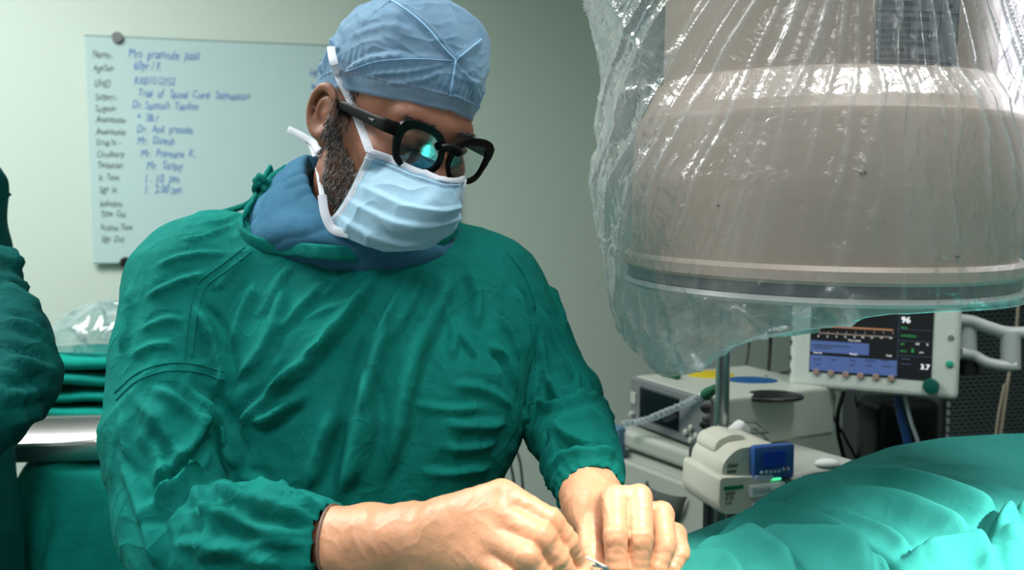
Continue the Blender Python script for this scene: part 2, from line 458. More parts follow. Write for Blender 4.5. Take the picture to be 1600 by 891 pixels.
# stainless tray
m_tray = mat('polished_steel', (225, 225, 222), .32, 1.0)
tc_ = P(72, 700, 1.58)
TY = thing('steel_tray', 'shallow stainless steel instrument tray on the left draped trolley', 'tray', (tc_[0]+.02, tc_[1]+.0, ztop+.012), (0, 0, .1))
mb = MB()
def rr(hx, hy, r, z, n=12):
    out = []
    for k, (sx, sy) in enumerate(((1, 1), (-1, 1), (-1, -1), (1, -1))):
        for a in np.linspace(k*np.pi/2, (k+1)*np.pi/2, n):
            out.append((sx*(hx-r)+r*np.cos(a), sy*(hy-r)+r*np.sin(a), z))
    return np.array(out)
rings = [rr(.145, .075, .045, .002), rr(.150, .080, .05, .006), rr(.160, .090, .055, .034), rr(.174, .104, .06, .036), rr(.176, .106, .062, .032), rr(.163, .093, .056, .030), rr(.152, .082, .05, -.001)]
V = np.concatenate([[[0, 0, .002]], *rings]); n = len(rings[0]); Fc = [[0, 1+i, 1+(i+1) % n] for i in range(n)]
for r_ in range(len(rings)-1):
    for i in range(n): Fc.append([1+r_*n+i, 1+(r_+1)*n+i, 1+(r_+1)*n+(i+1) % n, 1+r_*n+(i+1) % n])
Fc.append([1+(len(rings)-1)*n+i for i in range(n)])
V[:, 1] *= 1.0
mb.add(V, Fc); mb.build('dish', m_tray, TY, smooth=True)
mb = MB(); mb.tube([(-.02, -.02, .010), (.10, .03, .010)], .0022, 8); mb.tube([(-.02, -.035, .010), (.10, .038, .010)], .0022, 8)
mb.tube(np.array([-.033, -.025, .01])+.012*np.stack([np.cos(np.linspace(0, 6.28, 20)), np.sin(np.linspace(0, 6.28, 20)), 0*np.linspace(0, 1, 20)], 1), .002, 6)
mb.tube(np.array([-.033, -.042, .01])+.012*np.stack([np.cos(np.linspace(0, 6.28, 20)), np.sin(np.linspace(0, 6.28, 20)), 0*np.linspace(0, 1, 20)], 1), .002, 6)
SCI = mb.build('surgical_clamp', m_tray, None); SCI.location = (tc_[0]+.0, tc_[1]+.02, ztop+.008); tag(SCI, 'small steel clamp lying in the stainless tray', 'clamp')
# folded green towels
def folded_towel(x, y, z, w_, d_, h_, rz, lab):
    n = 40; m_ = 26; V = []
    for i in range(n+1):
        u = i/n*2-1
        prof = []
        for j in range(m_):
            a = 2*np.pi*j/m_; ca, sa = np.cos(a), np.sin(a)
            prof.append([u*w_/2, d_/2*np.sign(ca)*abs(ca)**.35, h_/2*np.sign(sa)*abs(sa)**.8])
        V += prof
    V = np.array(V); e = np.clip((1-np.abs(V[:, 0])/(w_/2))/.06, 0, 1)**.5
    V[:, 2] *= (.7+.3*e); V[:, 2] += .006*noise3(V*6+z*20)+.004*noise3(V*18+z*30); V[:, 1] += .008*noise3(V*5+z*50)
    Fc = grid_faces(n+1, m_, True).tolist(); Fc.append(list(range(m_))); Fc.append([n*m_+j for j in range(m_)][::-1])
    o = mesh_obj('folded_towel', V, Fc, m_drape_d); o.location = (x, y, z+h_/2+.002); o.rotation_euler = (0, 0, rz)
    return tag(o, lab, 'towel', 'folded green towels on the trolley')
b0 = P(140, 655, 1.78); zz = ztop+.012
for k, (hh, dx, rz, lab) in enumerate(((.030, 0, .02, 'folded green surgical towel at bottom of stack behind steel tray'), (.026, .004, -.02, 'folded green surgical towel second from bottom of the stack'),
                                   (.028, -.004, .03, 'folded green surgical towel in middle of the stack'), (.028, .01, -.01, 'folded green surgical towel on top of stack under clear plastic'))):
    folded_towel(b0[0]+dx, 1.84, zz, .34, .2, hh, rz, lab); zz += hh+.006
# clear plastic pouch heap on the towels
def crumple_mat(name, tint=(225, 240, 242), white=.12, gl=.22, rough=.12, bs=60, bd=.004):
    m = bpy.data.materials.new(name); m.use_nodes = True; nt = m.node_tree; MATS[name] = m
    nt.nodes.clear(); out = nt.nodes.new('ShaderNodeOutputMaterial'); N = nt.nodes.new; Lk = nt.links.new
    tc = N('ShaderNodeTexCoord'); n1 = N('ShaderNodeTexNoise'); n1.inputs['Scale'].default_value = bs; n1.inputs['Detail'].default_value = 5; n1.inputs['Distortion'].default_value = .6
    Lk(tc.outputs['Object'], n1.inputs['Vector'])
    bp = N('ShaderNodeBump'); bp.inputs['Distance'].default_value = bd; Lk(n1.outputs[0], bp.inputs['Height'])
    tr = N('ShaderNodeBsdfTransparent'); tr.inputs[0].default_value = (*lin(tint), 1)
    gs = N('ShaderNodeBsdfGlossy'); gs.inputs['Roughness'].default_value = rough; gs.inputs[0].default_value = (1, 1, 1, 1)
    df = N('ShaderNodeBsdfDiffuse'); df.inputs[0].default_value = (.85, .9, .92, 1)
    tl_ = N('ShaderNodeBsdfTranslucent'); tl_.inputs[0].default_value = (.85, .9, .92, 1)
    md = N('ShaderNodeMixShader'); md.inputs[0].default_value = .5; Lk(df.outputs[0], md.inputs[1]); Lk(tl_.outputs[0], md.inputs[2])
    lw = N('ShaderNodeLayerWeight'); lw.inputs[0].default_value = .35
    mr = N('ShaderNodeMapRange'); mr.inputs[1].default_value = 0; mr.inputs[2].default_value = 1; mr.inputs[3].default_value = white*.5; mr.inputs[4].default_value = min(1, white*3.5)
    Lk(lw.outputs['Facing'], mr.inputs[0])
    for q in (gs, df, tl_): Lk(bp.outputs[0], q.inputs['Normal'])
    m1 = N('ShaderNodeMixShader'); Lk(mr.outputs[0], m1.inputs[0]); Lk(tr.outputs[0], m1.inputs[1]); Lk(md.outputs[0], m1.inputs[2])
    lw2 = N('ShaderNodeLayerWeight'); lw2.inputs[0].default_value = .25; Lk(bp.outputs[0], lw2.inputs['Normal'])
    mr2 = N('ShaderNodeMapRange'); mr2.inputs[3].default_value = gl*.35; mr2.inputs[4].default_value = min(.9, gl*2.2); Lk(lw2.outputs['Fresnel'], mr2.inputs[0])
    m2 = N('ShaderNodeMixShader'); Lk(mr2.outputs[0], m2.inputs[0]); Lk(m1.outputs[0], m2.inputs[1]); Lk(gs.outputs[0], m2.inputs[2])
    Lk(m2.outputs[0], out.inputs[0])
    return m
m_clear = crumple_mat('clear_plastic', white=.16, gl=.3, bs=25, bd=.006)
n = 70
ang = np.linspace(0, 2*np.pi, n, endpoint=False); V = []
for j in range(30):
    a = j/29*np.pi*.5
    V.append(np.stack([.13*np.cos(a)*np.cos(ang), .085*np.cos(a)*np.sin(ang), .075*np.sin(a)+0*ang], 1))
V = np.concatenate(V); V += (.5*ridged(warp(V, .02, 20)*16, 1)*np.minimum(1, V[:, 2:3]/.01).ravel())[:, None]*np.array([.02, .02, .045])
o = mesh_obj('plastic_wrapping', V, grid_faces(30, n, True), m_clear); pc = P(146, 585, 1.78); o.location = (pc[0], 1.84, zz+.002)
tag(o, 'crumpled clear plastic wrapping heaped on the folded green towels', 'plastic wrapping')
# ------------------------------------------------------------------ anaesthesia cabinet and machines on it
m_cream = mat('cream_enamel', (176, 184, 174), .4)
m_grey = mat('machine_grey', (112, 118, 120), .45)
m_dgrey = mat('dark_grey_plastic', (44, 50, 54), .45)
m_black = mat('black_plastic', (14, 15, 17), .4)
m_screen_off = mat('dark_glass', (18, 22, 26), .12, spec=.7)
m_steel = mat('brushed_steel', (170, 175, 175), .3, 1.0)
def empty_at(name, lab, cat, p, yaw, pitch=0, roll=0, group=None):
    return thing(name, lab, cat, tuple(p), (math.radians(pitch), math.radians(roll), math.radians(yaw)), group)
# cabinet: local x along its front, y depth (away), front face at y=0
def Pz(px, py, z):
    d = P(px, py, 1.0)-CAM; return CAM+d*((z-CAM[2])/d[2])
A = P(962, 668, 1.80); Bp = Pz(1200, 748, A[2]); Cp = Pz(1325, 715, A[2])
cyaw = math.degrees(math.atan2(Bp[1]-A[1], Bp[0]-A[0])); cw = float(np.hypot(Bp[0]-A[0], Bp[1]-A[1])); ctop = A[2]; cdep = float(np.hypot(Cp[0]-Bp[0], Cp[1]-Bp[1]))
CB = empty_at('equipment_cabinet', 'cream metal cabinet with drawer under the grey monitors behind the table', 'cabinet', (A[0], A[1], 0), cyaw)
mb = MB(); mb.box((cw/2, cdep/2, .03+(ctop-.06)/2), (cw-.012, cdep-.03, ctop-.09), .006); mb.build('carcass', m_cream, CB)
mb = MB(); mb.box((cw/2, cdep/2, ctop-.018), (cw+.012, cdep, .036), .010, seg=3); mb.build('worktop', m_cream, CB)
mb = MB(); mb.box((.012, -.004, ctop-.03), (.03, .02, .07), .004); mb.build('corner_bumper', mat('blue_plastic', (80, 120, 150), .5), CB)
dh = .21
for k in range(4):
    zc = ctop-.058-dh/2-k*(dh+.008)
    if zc < dh/2: break
    mb = MB(); mb.box((cw/2, .008, zc), (cw-.03, .03, dh), .005)
    dr = mb.build('drawer', m_cream, CB)
    mb = MB()
    hw_ = .055; pts = [(cw*.42+hw_*np.cos(a), -.012-.024*np.sin(a), zc+.02) for a in np.linspace(0, np.pi, 16)]
    V = []; 
    for a in np.linspace(0, np.pi, 20):
        for q in np.linspace(0, np.pi/2, 7): V.append((cw*.42+hw_*np.cos(a)*(.75+.25*np.cos(q)), -.010-.026*np.sin(a)*np.cos(q)**.7, zc+.085-.030*(1-np.cos(q))-.03*np.sin(q)*np.sin(a)**.6))
    mb.add(V, grid_faces(20, 7)); mb.build('handle', mat('handle_grey', (120, 126, 122), .4), dr, smooth=True)
for sx in (.05, cw-.05):
    for sy in (.06, cdep-.05):
        mb = MB(); mb.lathe([(.0, 0), (.028, .002), (.03, .03), (.012, .05), (.0, .052)], (sx, sy, 0), 18, capt=False, capb=False); mb.build('castor', m_black, CB, smooth=True)

def place(px, py, d): return P(px, py, d)
# gas analyser box: grey front with dark screen
ga = P(986, 664, 1.80); gb = P(1112, 712, 1.57)
gy = math.degrees(math.atan2(gb[1]-ga[1], gb[0]-ga[0])); gw = float(np.hypot(gb[0]-ga[0], gb[1]-ga[1])); gh = .096
GA = empty_at('patient_monitor', 'grey box monitor with dark square screen standing on the cream cabinet', 'monitor', (ga[0], ga[1], ctop+.008), gy)
GA.location = (ga[0]-.0, ga[1]+.012, ctop+.001)
mb = MB(); mb.box((gw/2, .15, gh/2+.006), (gw, .29, gh), .008, seg=3); mb.build('housing', m_cream, GA)
mb = MB(); mb.box((gw/2, .004, gh/2+.006), (gw-.002, .012, gh-.002), .004); mb.build('front_panel', m_grey, GA)
mb = MB(); mb.box((gw*.40, -.003, gh*.58), (gw*.50, .004, gh*.66), .002); mb.build('screen', m_screen_off, GA)
for (bx, bz) in ((.80, .42), (.86, .30), (.80, .18), (.74, .30)):
    mb = MB(); mb.lathe([(.006, 0), (.006, .004), (.004, .006)], (gw*bx, -.002, gh*bz), 16, rot=rotx); mb.build('button', m_cream, GA, smooth=True)
mb = MB(); mb.box((gw*.06, -.003, gh*.62), (gw*.07, .004, gh*.24), .001); mb.build('label_plate', m_cream, GA)
mb = MB(); mb.lathe([(.006, 0), (.006, .006), (.004, .009)], (gw*.055, -.002, gh*.28), 16, rot=rotx); mb.build('power_button', m_cream, GA, smooth=True)
for k in range(6):
    mb = MB(); mb.lathe([(.007, 0), (.007, .01), (.0045, .011), (.0045, .014)], (gw*.975, -.002, gh*(.12+k*.155)), 16, rot=rotx); mb.build('connector', m_black if k % 2 else m_grey, GA, smooth=True)
mb = MB(); mb.box((gw*.22, .06, gh+.012), (.045, .015, .010), .004); o = mb.build('tube_clip', mat('clip_green', (25, 95, 65), .5), None)
o.location = GA.location; o.rotation_euler = GA.rotation_euler; tag(o, 'small dark green clip lying on the grey box monitor', 'clip')
o.location.z += .0
# breathing tube lying across the monitor front
tp = spline([P(972, 663, 1.735), P(1010, 656, 1.70), P(1050, 640, 1.64), P(1090, 622, 1.60), P(1105, 616, 1.58)], 60)
mb = MB(); rr_ = .006+.0012*np.sign(np.sin(np.arange(60)*2.2)); mb.tube(tp, rr_, 12); BT = mb.build('breathing_tube', crumple_mat('clear_tube', white=.35, gl=.3, bs=40, bd=.001), None)
tag(BT, 'clear corrugated tube sloping across the front of the grey box monitor', 'tube')
mb = MB(); e0 = P(1100, 618, 1.59); e1 = P(1120, 606, 1.565); mb.tube([e0, (e0*.6+e1*.4), e1], [.009, .010, .007], 14); mb.build('tube_connector', MATS['clip_green'], BT, smooth=True)

# second long grey machine with rounded end
ha = P(1128, 704, 1.72); hb = P(1308, 692, 1.86)
hyaw = math.degrees(math.atan2(hb[1]-ha[1], hb[0]-ha[0])); hw2 = .235; hh2 = .082
HB = empty_at('ventilator_unit', 'long rounded grey machine housing behind the steel pole on the cabinet', 'medical device', (ha[0]-.005, ha[1]+.02, ctop+.003), 14)
prof = [(0, 0), (hw2, 0), (hw2+.006, .02), (hw2+.004, hh2*.72), (hw2-.03, hh2*.86), (hw2*.45, hh2), (0, hh2)]
V = []; 
for y in (0, .006, .26, .27):
    ins = .006 if y in (0, .27) else 0
    for x, z in prof: V.append((x-(ins if x > .1 else -ins), y, max(ins, z-ins)))
n7 = len(prof); Fc = [list(range(n7)), [3*n7+i for i in range(n7)][::-1]]
for r_ in range(3):
    for i in range(n7): Fc.append([r_*n7+i, (r_+1)*n7+i, (r_+1)*n7+(i+1) % n7, r_*n7+(i+1) % n7])
mb = MB(); mb.add(V, Fc); mb.build('housing', mat('housing_grey', (108, 120, 124), .45), HB, smooth=True)
mb = MB(); mb.box((.050, -.004, hh2*.5), (.040, .008, hh2*.7), .002); mb.build('display', mat('deep_blue_panel', (24, 38, 66), .3), HB)
mb = MB(); mb.lathe([(.009, 0), (.009, .006), (.006, .008)], (.050, -.008, hh2*.6), 16, rot=rotx); mb.build('dial', m_dgrey, HB, smooth=True)
mb = MB(); mb.lathe([(.007, 0), (.007, .006), (.005, .008)], (.050, -.008, hh2*.32), 16, rot=rotx); mb.build('dial', m_grey, HB, smooth=True)
# things on its top
def blob(name, c, r, m, lab, cat, fr=14, am=.25):
    V, Fq = nets(lambda p: s_ell(p, (0, 0, 0), r), -np.array(r)-.012, np.array(r)+.012, min(r)/4)
    V = V+vnormals(V, Fq)*(am*min(r)*noise3(V*fr+c[0]*9))[:, None]; V[:, 2] = np.maximum(V[:, 2], -r[2]*.8)
    o = mesh_obj(name, V, Fq, m); o.location = c; return tag(o, lab, cat)
yp = Pz(1112, 590, ctop+.098); 
blob('yellow_pouch', (yp[0], yp[1], yp[2]), (.055, .04, .012), mat('yellow_plastic', (190, 170, 30), .4), 'flat yellow pouch on top of the machine behind the steel pole', 'pouch')
bp_ = Pz(1176, 600, ctop+.096)
blob('blue_pouch', (bp_[0], bp_[1], bp_[2]), (.06, .05, .011), mat('blue_pouch_plastic', (20, 80, 135), .4), 'flat blue pouch on top of the grey machine', 'pouch')
kp = Pz(1208, 620, ctop+.096)
blob('black_cuff', (kp[0], kp[1], kp[2]), (.055, .035, .010), m_black, 'folded black cuff on top of the long grey machine', 'cuff')

# ------------------------------------------------------------------ steel drip pole with basket tray
pp = P(1129, 600, 1.50)
PO = thing('drip_pole', 'upright steel pole standing between the cabinet and the patient table', 'pole', (pp[0], pp[1], 0))
mb = MB(); mb.tube([(0, 0, .10), (0, 0, 1.42)], .0115, 24); mb.tube([(0, 0, .10), (0, 0, 1.02)], .0145, 24); mb.build('pole', m_steel, PO, smooth=True)
mb = MB(); mb.tube([(-.018, .012, .10), (-.018, .012, .98)], .0085, 16); mb.build('side_rail', m_dgrey, PO, smooth=True)
for k in range(5):
    a = k*2*np.pi/5; mb = MB(); mb.tube([(0, 0, .10), (.09*np.cos(a), .09*np.sin(a), .085), (.17*np.cos(a), .17*np.sin(a), .06)], [.016, .013, .011], 12)
    l = mb.build('base_leg', m_steel, PO, smooth=True)
    mb = MB(); mb.lathe([(0, 0), (.02, .002), (.024, .02), (.012, .045), (0, .05)], (.17*np.cos(a), .17*np.sin(a), 0), 14, capt=False, capb=False); mb.build('castor', m_black, l, smooth=True)
# wire basket
kb = P(1135, 676, 1.50)[2]
bx0 = np.array([.012, -.02, kb])
mb = MB()
for z in (0, .012):
    mb.tube([(bx0[0]-.02, -.07, kb+z), (bx0[0]+.05, -.055, kb+z), (bx0[0]+.05, .015, kb+z), (bx0[0]-.02, .015, kb+z), (bx0[0]-.02, -.07, kb+z)], .0022, 8)
for k in range(6):
    x = bx0[0]-.02+k*.014; mb.tube([(x, -.07+.003*k, kb), (x, .015, kb)], .0014, 6)
mb.build('wire_basket', m_steel, PO)
blob('gauze_ball', (pp[0]+.022, pp[1]-.03, kb+.013), (.018, .016, .011), mat('gauze_white', (225, 228, 226), .9), 'crumpled white gauze in the wire basket on the pole', 'gauze', 60, .7)

# ------------------------------------------------------------------ infusion pump clamped to the pole
m_pump = mat('pump_cream', (222, 222, 206), .38)
PU = empty_at('infusion_pump', 'cream syringe infusion pump with blue control panel clamped on the pole', 'pump', P(1128, 806, 1.33), 16, 0, 0)
PU.scale = (.90, .90, .90)
# local: x to right along front, y away, z up. body of two volumes
def pill(prof2, y0, y1, ch=.006, plane='xz'):
    V = []; ys = (y0, y0+ch, y1-ch, y1); p = np.array(prof2, float); c = p.mean(0)
    for y in ys:
        q = c+(p-c)*(1-(.06 if y in (y0, y1) else 0))
        for x, z in q: V.append((x, y, z))
    k = len(p); Fc = [list(range(k)), [3*k+i for i in range(k)][::-1]]
    for r_ in range(3):
        for i in range(k): Fc.append([r_*k+i, (r_+1)*k+i, (r_+1)*k+(i+1) % k, r_*k+(i+1) % k])
    return V, Fc
def rprof(pts, r=.008, n=5):
    out = []; k = len(pts); pts = [np.array(q, float) for q in pts]
    for i in range(k):
        a, b, c = pts[i-1], pts[i], pts[(i+1) % k]; u = (a-b)/np.linalg.norm(a-b); v = (c-b)/np.linalg.norm(c-b)
        rr2 = min(r, np.linalg.norm(a-b)*.45, np.linalg.norm(c-b)*.45)
        for t in np.linspace(0, 1, n): out.append((b+u*rr2)*(1-t)**2+2*b*t*(1-t)+(b+v*rr2)*t*t)
    return out
mb = MB(); mb.add(*pill(rprof([(0, .0), (.115, -.005), (.125, .03), (.12, .058), (-.008, .066), (-.01, .02)]), 0, .13)); mb.build('lower_body', m_pump, PU, smooth=True)
mb = MB(); mb.add(*pill(rprof([(.0, .060), (.125, .052), (.130, .098), (.09, .112), (.03, .108), (.004, .085)], .014), .012, .12)); 
mb.build('upper_body', m_pump, PU, smooth=True)
mb = MB(); mb.add(*pill(rprof([(.008, .09), (.075, .10), (.07, .118), (.045, .122), (.014, .112)], .01), .05, .115)); mb.build('carry_handle', m_pump, PU, smooth=True)
# blue panel on the front right
PM = thing('x', None, None) if False else None
mb = MB(); mb.box((.095, .006, .082), (.078, .018, .060), .006); cp = mb.build('control_panel', mat('panel_blue', (58, 100, 170), .3), PU, smooth=True, label='blue control panel')
mb = MB(); mb.box((.093, -.0045, .090), (.042, .003, .026), .001); mb.build('display', mat('pump_display', (16, 40, 110), .2, emit=.3), cp)
mb = MB()
for k in range(7): mb.lathe([(.0030, 0), (.0030, .003), (.002, .004)], (.070+.0082*k, -.002, .068+.002*(k > 4)), 12, rot=rotx)
mb.build('key_row', mat('key_pale', (190, 205, 225), .4), cp, smooth=True)
mb = MB(); mb.box((.075, -.003, .0585), (.034, .003, .009), .001); mb.build('key_row', MATS['key_pale'], cp)
mb = MB(); mb.lathe([(.0036, 0), (.0036, .003), (.002, .004)], (.1165, -.001, .0705), 12, rot=rotx); mb.build('stop_key', mat('key_red', (120, 60, 90), .4), cp, smooth=True)
mb = MB(); mb.box((.098, -.002, .0545), (.018, .006, .004), .001); mb.build('status_light', mat('status_green', (80, 220, 150), .4, emit=1.2), PU, label='glowing green status light')
# syringe lying in the front cradle
mb = MB(); mb.tube([(.045, -.010, .040), (.108, -.012, .042)], .0095, 20); sy = mb.build('syringe_barrel', crumple_mat('syringe_clear', white=.3, gl=.3, bs=10, bd=.0), PU, smooth=True)
mb = MB(); mb.tube([(.085, -.012, .0415), (.128, -.012, .043)], .0035, 12); mb.lathe([(.011, 0), (.011, .003)], (.128, -.012, .043), 20, rot=Matrix.Rotation(math.radians(90), 3, 'Y')); mb.build('syringe_plunger', m_pump, sy)
mb = MB(); mb.box((.118, -.006, .047), (.014, .028, .014), .003); mb.build('plunger_clamp', m_dgrey, PU)
mb = MB(); mb.box((.139, .0, .048), (.03, .02, .012), .004); mb.build('plunger_driver', m_pump, PU)
mb = MB(); mb.box((.088, -.013, .010), (.074, .03, .018), .006); mb.build('drip_ledge', mat('smoked_plastic', (190, 200, 205), .3), PU)
# side label and print on the left/front face
m_print = mat('print_black', (40, 44, 44), .6); m_printg = mat('print_green', (20, 120, 90), .5)
RX = Matrix.Rotation(math.radians(90), 4, 'X')
mb = MB(); mb.box((.020, -.0012, .046), (.036, .002, .006), .0005); mb.build('label_strip', m_printg, PU, label='green label strip')
for i, s in enumerate(('|||||||||', '||| ||||', '|| |||')): text_mesh(s, .0075, m_print, 'label_text', PU, Matrix.Translation((.005, -.0012, .035-i*.008)) @ RX, .0002)
text_mesh('ıllılııl', .011, m_print, 'label_text', PU, Matrix.Translation((.014, .0105, .076)) @ RX, .0003)
text_mesh('|||||||||||', .006, m_print, 'label_text', PU, Matrix.Translation((.014, .0105, .068)) @ RX, .0003)
mb = MB(); mb.box((.045, .148, .05), (.04, .05, .05), .006); mb.build('pole_clamp', m_dgrey, PU)
sa = Pz(1292, 736, ctop+.002)
blob('white_bottle', (sa[0], sa[1], sa[2]+.012), (.022, .012, .010), mat('bottle_white', (215, 220, 215), .4), 'small white rounded bottle lying on the cabinet edge right of the pump', 'bottle', 5, .1)

# ------------------------------------------------------------------ ventilator screen on a jointed arm
TL, TRt, BL, BR = P(1232, 470, 1.72), P(1498, 482, 1.60), P(1232, 604, 1.72), P(1497, 627, 1.60)
mc = (TL+TRt+BL+BR)/4; ex = ((TRt-TL)+(BR-BL)); ex /= np.linalg.norm(ex); ez = (TL-BL)+(TRt-BR); ez -= ex*(ez @ ex); ez /= np.linalg.norm(ez); ey = np.cross(ez, ex)
mw = float(np.linalg.norm(BR-BL)); mh = float(np.linalg.norm(TL-BL))+.06
VM = bpy.data.objects.new('ventilator_screen', None); C.objects.link(VM)
tag(VM, 'cream bezel ventilator display with graph, blue bars and green rotary knob', 'monitor')
org = BL
VM.matrix_world = Matrix(((ex[0], ey[0], ez[0], org[0]), (ex[1], ey[1], ez[1], org[1]), (ex[2], ey[2], ez[2], org[2]), (0, 0, 0, 1)))
mpx = mw/266.0     # metres per photo pixel on the face
m_bez = mat('bezel_cream', (200, 212, 204), .38, vary=(25, (190, 203, 196)))
mb = MB(); mb.box((mw/2, .028, mh/2), (mw, .056, mh), .010, seg=3); mb.build('bezel', m_bez, VM)
mb = MB(); mb.box((mw/2, .07, mh/2), (mw*.8, .04, mh*.75), .012); mb.build('rear_housing', m_dgrey, VM)
mb = MB()
for k, (x, w_) in enumerate(((20, 16), (48, 22), (78, 14), (103, 18), (8, 10))): mb.box((x*mpx, -.0002, .002+.0015*(k % 2)), (w_*mpx, .003, .005), .0012)
for z in (.03, .055, .085, .11): mb.box((.0, .004, z), (.003, .006, .010), .001)
mb.build('chipped_edge', mat('chipped_grey', (70, 78, 80), .8), VM, label='chipped grey patches')
def sc(px, py):  # photo position within the face -> local x, z
    # bilinear along the face edges
    x = (px-1232)/266.0; yb = 604+x*23; yt = 470+x*12
    return x*mw, (yb-py)/(yb-yt)*(mh-.06)
def sbox(mbx, x0, y0, x1, y1, y=-.0015, t=.002):
    a_ = sc(x0, y1+((x1-x0)/2)*.045); b_ = sc(x1, y0-((x1-x0)/2)*.045); a_, b_ = (a_[0], sc((x0+x1)/2, y1+((x1-x0)/2)*.075)[1]), (b_[0], sc((x0+x1)/2, y0+((x1-x0)/2)*.075)[1]); mbx.box(((a_[0]+b_[0])/2, y, (a_[1]+b_[1])/2), (abs(b_[0]-a_[0]), t, abs(b_[1]-a_[1])))
mb = MB(); sbox(mb, 1265, 455, 1457, 573+8, -.0004, .002); SCR = mb.build('screen', mat('lcd_dark', (22, 24, 27), .25, emit=.3), VM)
m_lb = mat('lcd_blue', (74, 96, 150), .5, emit=.35); m_lw = mat('lcd_white', (225, 228, 230), .3, emit=.8); m_lg = mat('lcd_green', (50, 150, 80), .3, emit=.7); m_lo = mat('lcd_orange', (150, 105, 80), .3, emit=.7); m_ld = mat('lcd_grey', (60, 70, 90), .3, emit=.5)
mb = MB(); sbox(mb, 1266, 531, 1360, 549); sbox(mb, 1266, 554, 1405, 578); mb.build('blue_bar', m_lb, SCR)
mb = MB()
for x, y, l in ((1270, 537, 60), (1270, 541, 30), (1272, 560, 12), (1300, 561, 10), (1330, 562, 10), (1355, 562, 16), (1380, 562, 12), (1275, 568, 8), (1330, 569, 8), (1356, 570, 10), (1382, 571, 14)): sbox(mb, x, y, x+l, y+1.6, -.003, .001)
mb.build('bar_text', m_ld, SCR)
mb = MB(); sbox(mb, 1279, 507, 1396, 509.5, -.003, .001); mb.build('trend_line', m_lo, SCR)
mb = MB(); sbox(mb, 1279, 518.5, 1396, 520, -.003, .001); sbox(mb, 1278.6, 490, 1279.6, 520, -.003, .001)
for k in range(9): sbox(mb, 1279+k*14.6, 518, 1280+k*14.6, 522, -.003, .001)
mb.build('graph_axis', mat('lcd_axis', (130, 120, 112), .3, emit=.6), SCR)
def stext(px, py, s, size, m, bold=0):
    a_ = sc(px, py); text_mesh(s, size, m, 'screen_text', SCR, Matrix.Translation((a_[0], -.0030, a_[1])) @ RX, .0002, bold=bold)
stext(1408, 504, '96', .0155, m_lw, .0003); stext(1440, 577, '3.7', .0125, m_lw, .0003)
for k in range(9): stext(1277+k*14.5-(3 if k > 4 else 0), 527+k*.3, str(2*k), .0055, m_lw)
stext(1326, 533, 'Time (min)', .0050, m_lw); stext(1271, 552, 'Interval', .0050, m_lw); stext(1330, 554.5, 'Rate(/)', .0050, m_lw); stext(1387, 557, 'Scale', .0050, m_lw)
stext(1408, 513, 'Resp', .0055, m_lg); stext(1408, 526, 'AWAKEN', .0060, m_lg); stext(1408, 539, 'O2', .0055, m_lg); stext(1408, 550, 'MAC', .0055, m_lg); stext(1425, 551, '8', .010, m_lg)
stext(1431, 539, 'HE', .0055, m_lw); stext(1447, 540, '%', .0055, m_lw); stext(1437, 552, 'min', .0050, m_lw); stext(1270, 498, '25', .0050, m_lw); stext(1272, 508, '0', .0050, m_lw)
mb = MB(); sbox(mb, 1404, 470, 1404.8, 580, -.003, .001)
for y in (513.5, 531.5, 555): sbox(mb, 1405, y, 1456, y+.7, -.003, .001)
sbox(mb, 1410, 560, 1424, 561.5, -.003, .001); sbox(mb, 1410, 568, 1426, 569.5, -.003, .001)
mb.build('panel_divider', m_ld, SCR)
m_btn = mat('button_tan', (150, 128, 118), .5)
for k in range(6):
    x, z = sc(1277+k*23.9, 581.5+k*2.1); mb = MB(); mb.lathe([(.0062, 0), (.0062, .003), (.005, .0045)], (x, .0, z), 20, rot=rotx); mb.build('soft_key', m_btn, VM, smooth=True)
x, z = sc(1457, 604); mb = MB(); mb.lathe([(.0145, 0), (.0135, .012), (.0125, .015), (.006, .016)], (x, 0, z), 32, rot=rotx); mb.build('rotary_knob', mat('knob_green', (8, 84, 72), .3), VM, smooth=True)
x, z = sc(1483, 569); mb = MB(); mb.lathe([(.0065, 0), (.0065, .002), (.005, .003)], (x, 0, z), 20, rot=rotx); mb.build('indicator', mat('indicator_green', (40, 160, 130), .4), VM, smooth=True)
x, z = sc(1483, 527); mb = MB(); mb.lathe([(.005, 0), (.005, .002), (.004, .003)], (x, 0, z), 20, rot=rotx); mb.build('indicator', mat('indicator_grey', (120, 128, 126), .4), VM, smooth=True)
x, z = sc(1483, 590)
# jointed arm to the right
m_arm = mat('arm_grey', (176, 186, 184), .35)
AR = thing('monitor_arm', 'pale grey jointed support arm to the right of the ventilator display', 'arm', tuple(P(1505, 560, 1.66)))
def armtube(pts, r, nm, m=m_arm, fl=1.0):
    mb = MB(); mb.tube(spline(pts, 26), r, 16); return mb.build(nm, m, AR, world=True, smooth=True)
armtube([P(1497, 500, 1.66), P(1520, 503, 1.66), P(1545, 512, 1.65), P(1575, 520, 1.64), P(1615, 520, 1.63)], .0115, 'upper_link')
armtube([P(1500, 552, 1.66), P(1522, 556, 1.66), P(1540, 566, 1.65), P(1562, 571, 1.64), P(1588, 572, 1.63)], .0105, 'lower_link')
armtube([P(1508, 496, 1.675), P(1508, 556, 1.675)], .020, 'pivot_post')
armtube([P(1579, 518, 1.64), P(1579, 576, 1.64)], .017, 'elbow_post')
armtube([P(1512, 562, 1.68), P(1512, 585, 1.68)], .022, 'pivot_cap', m_black)

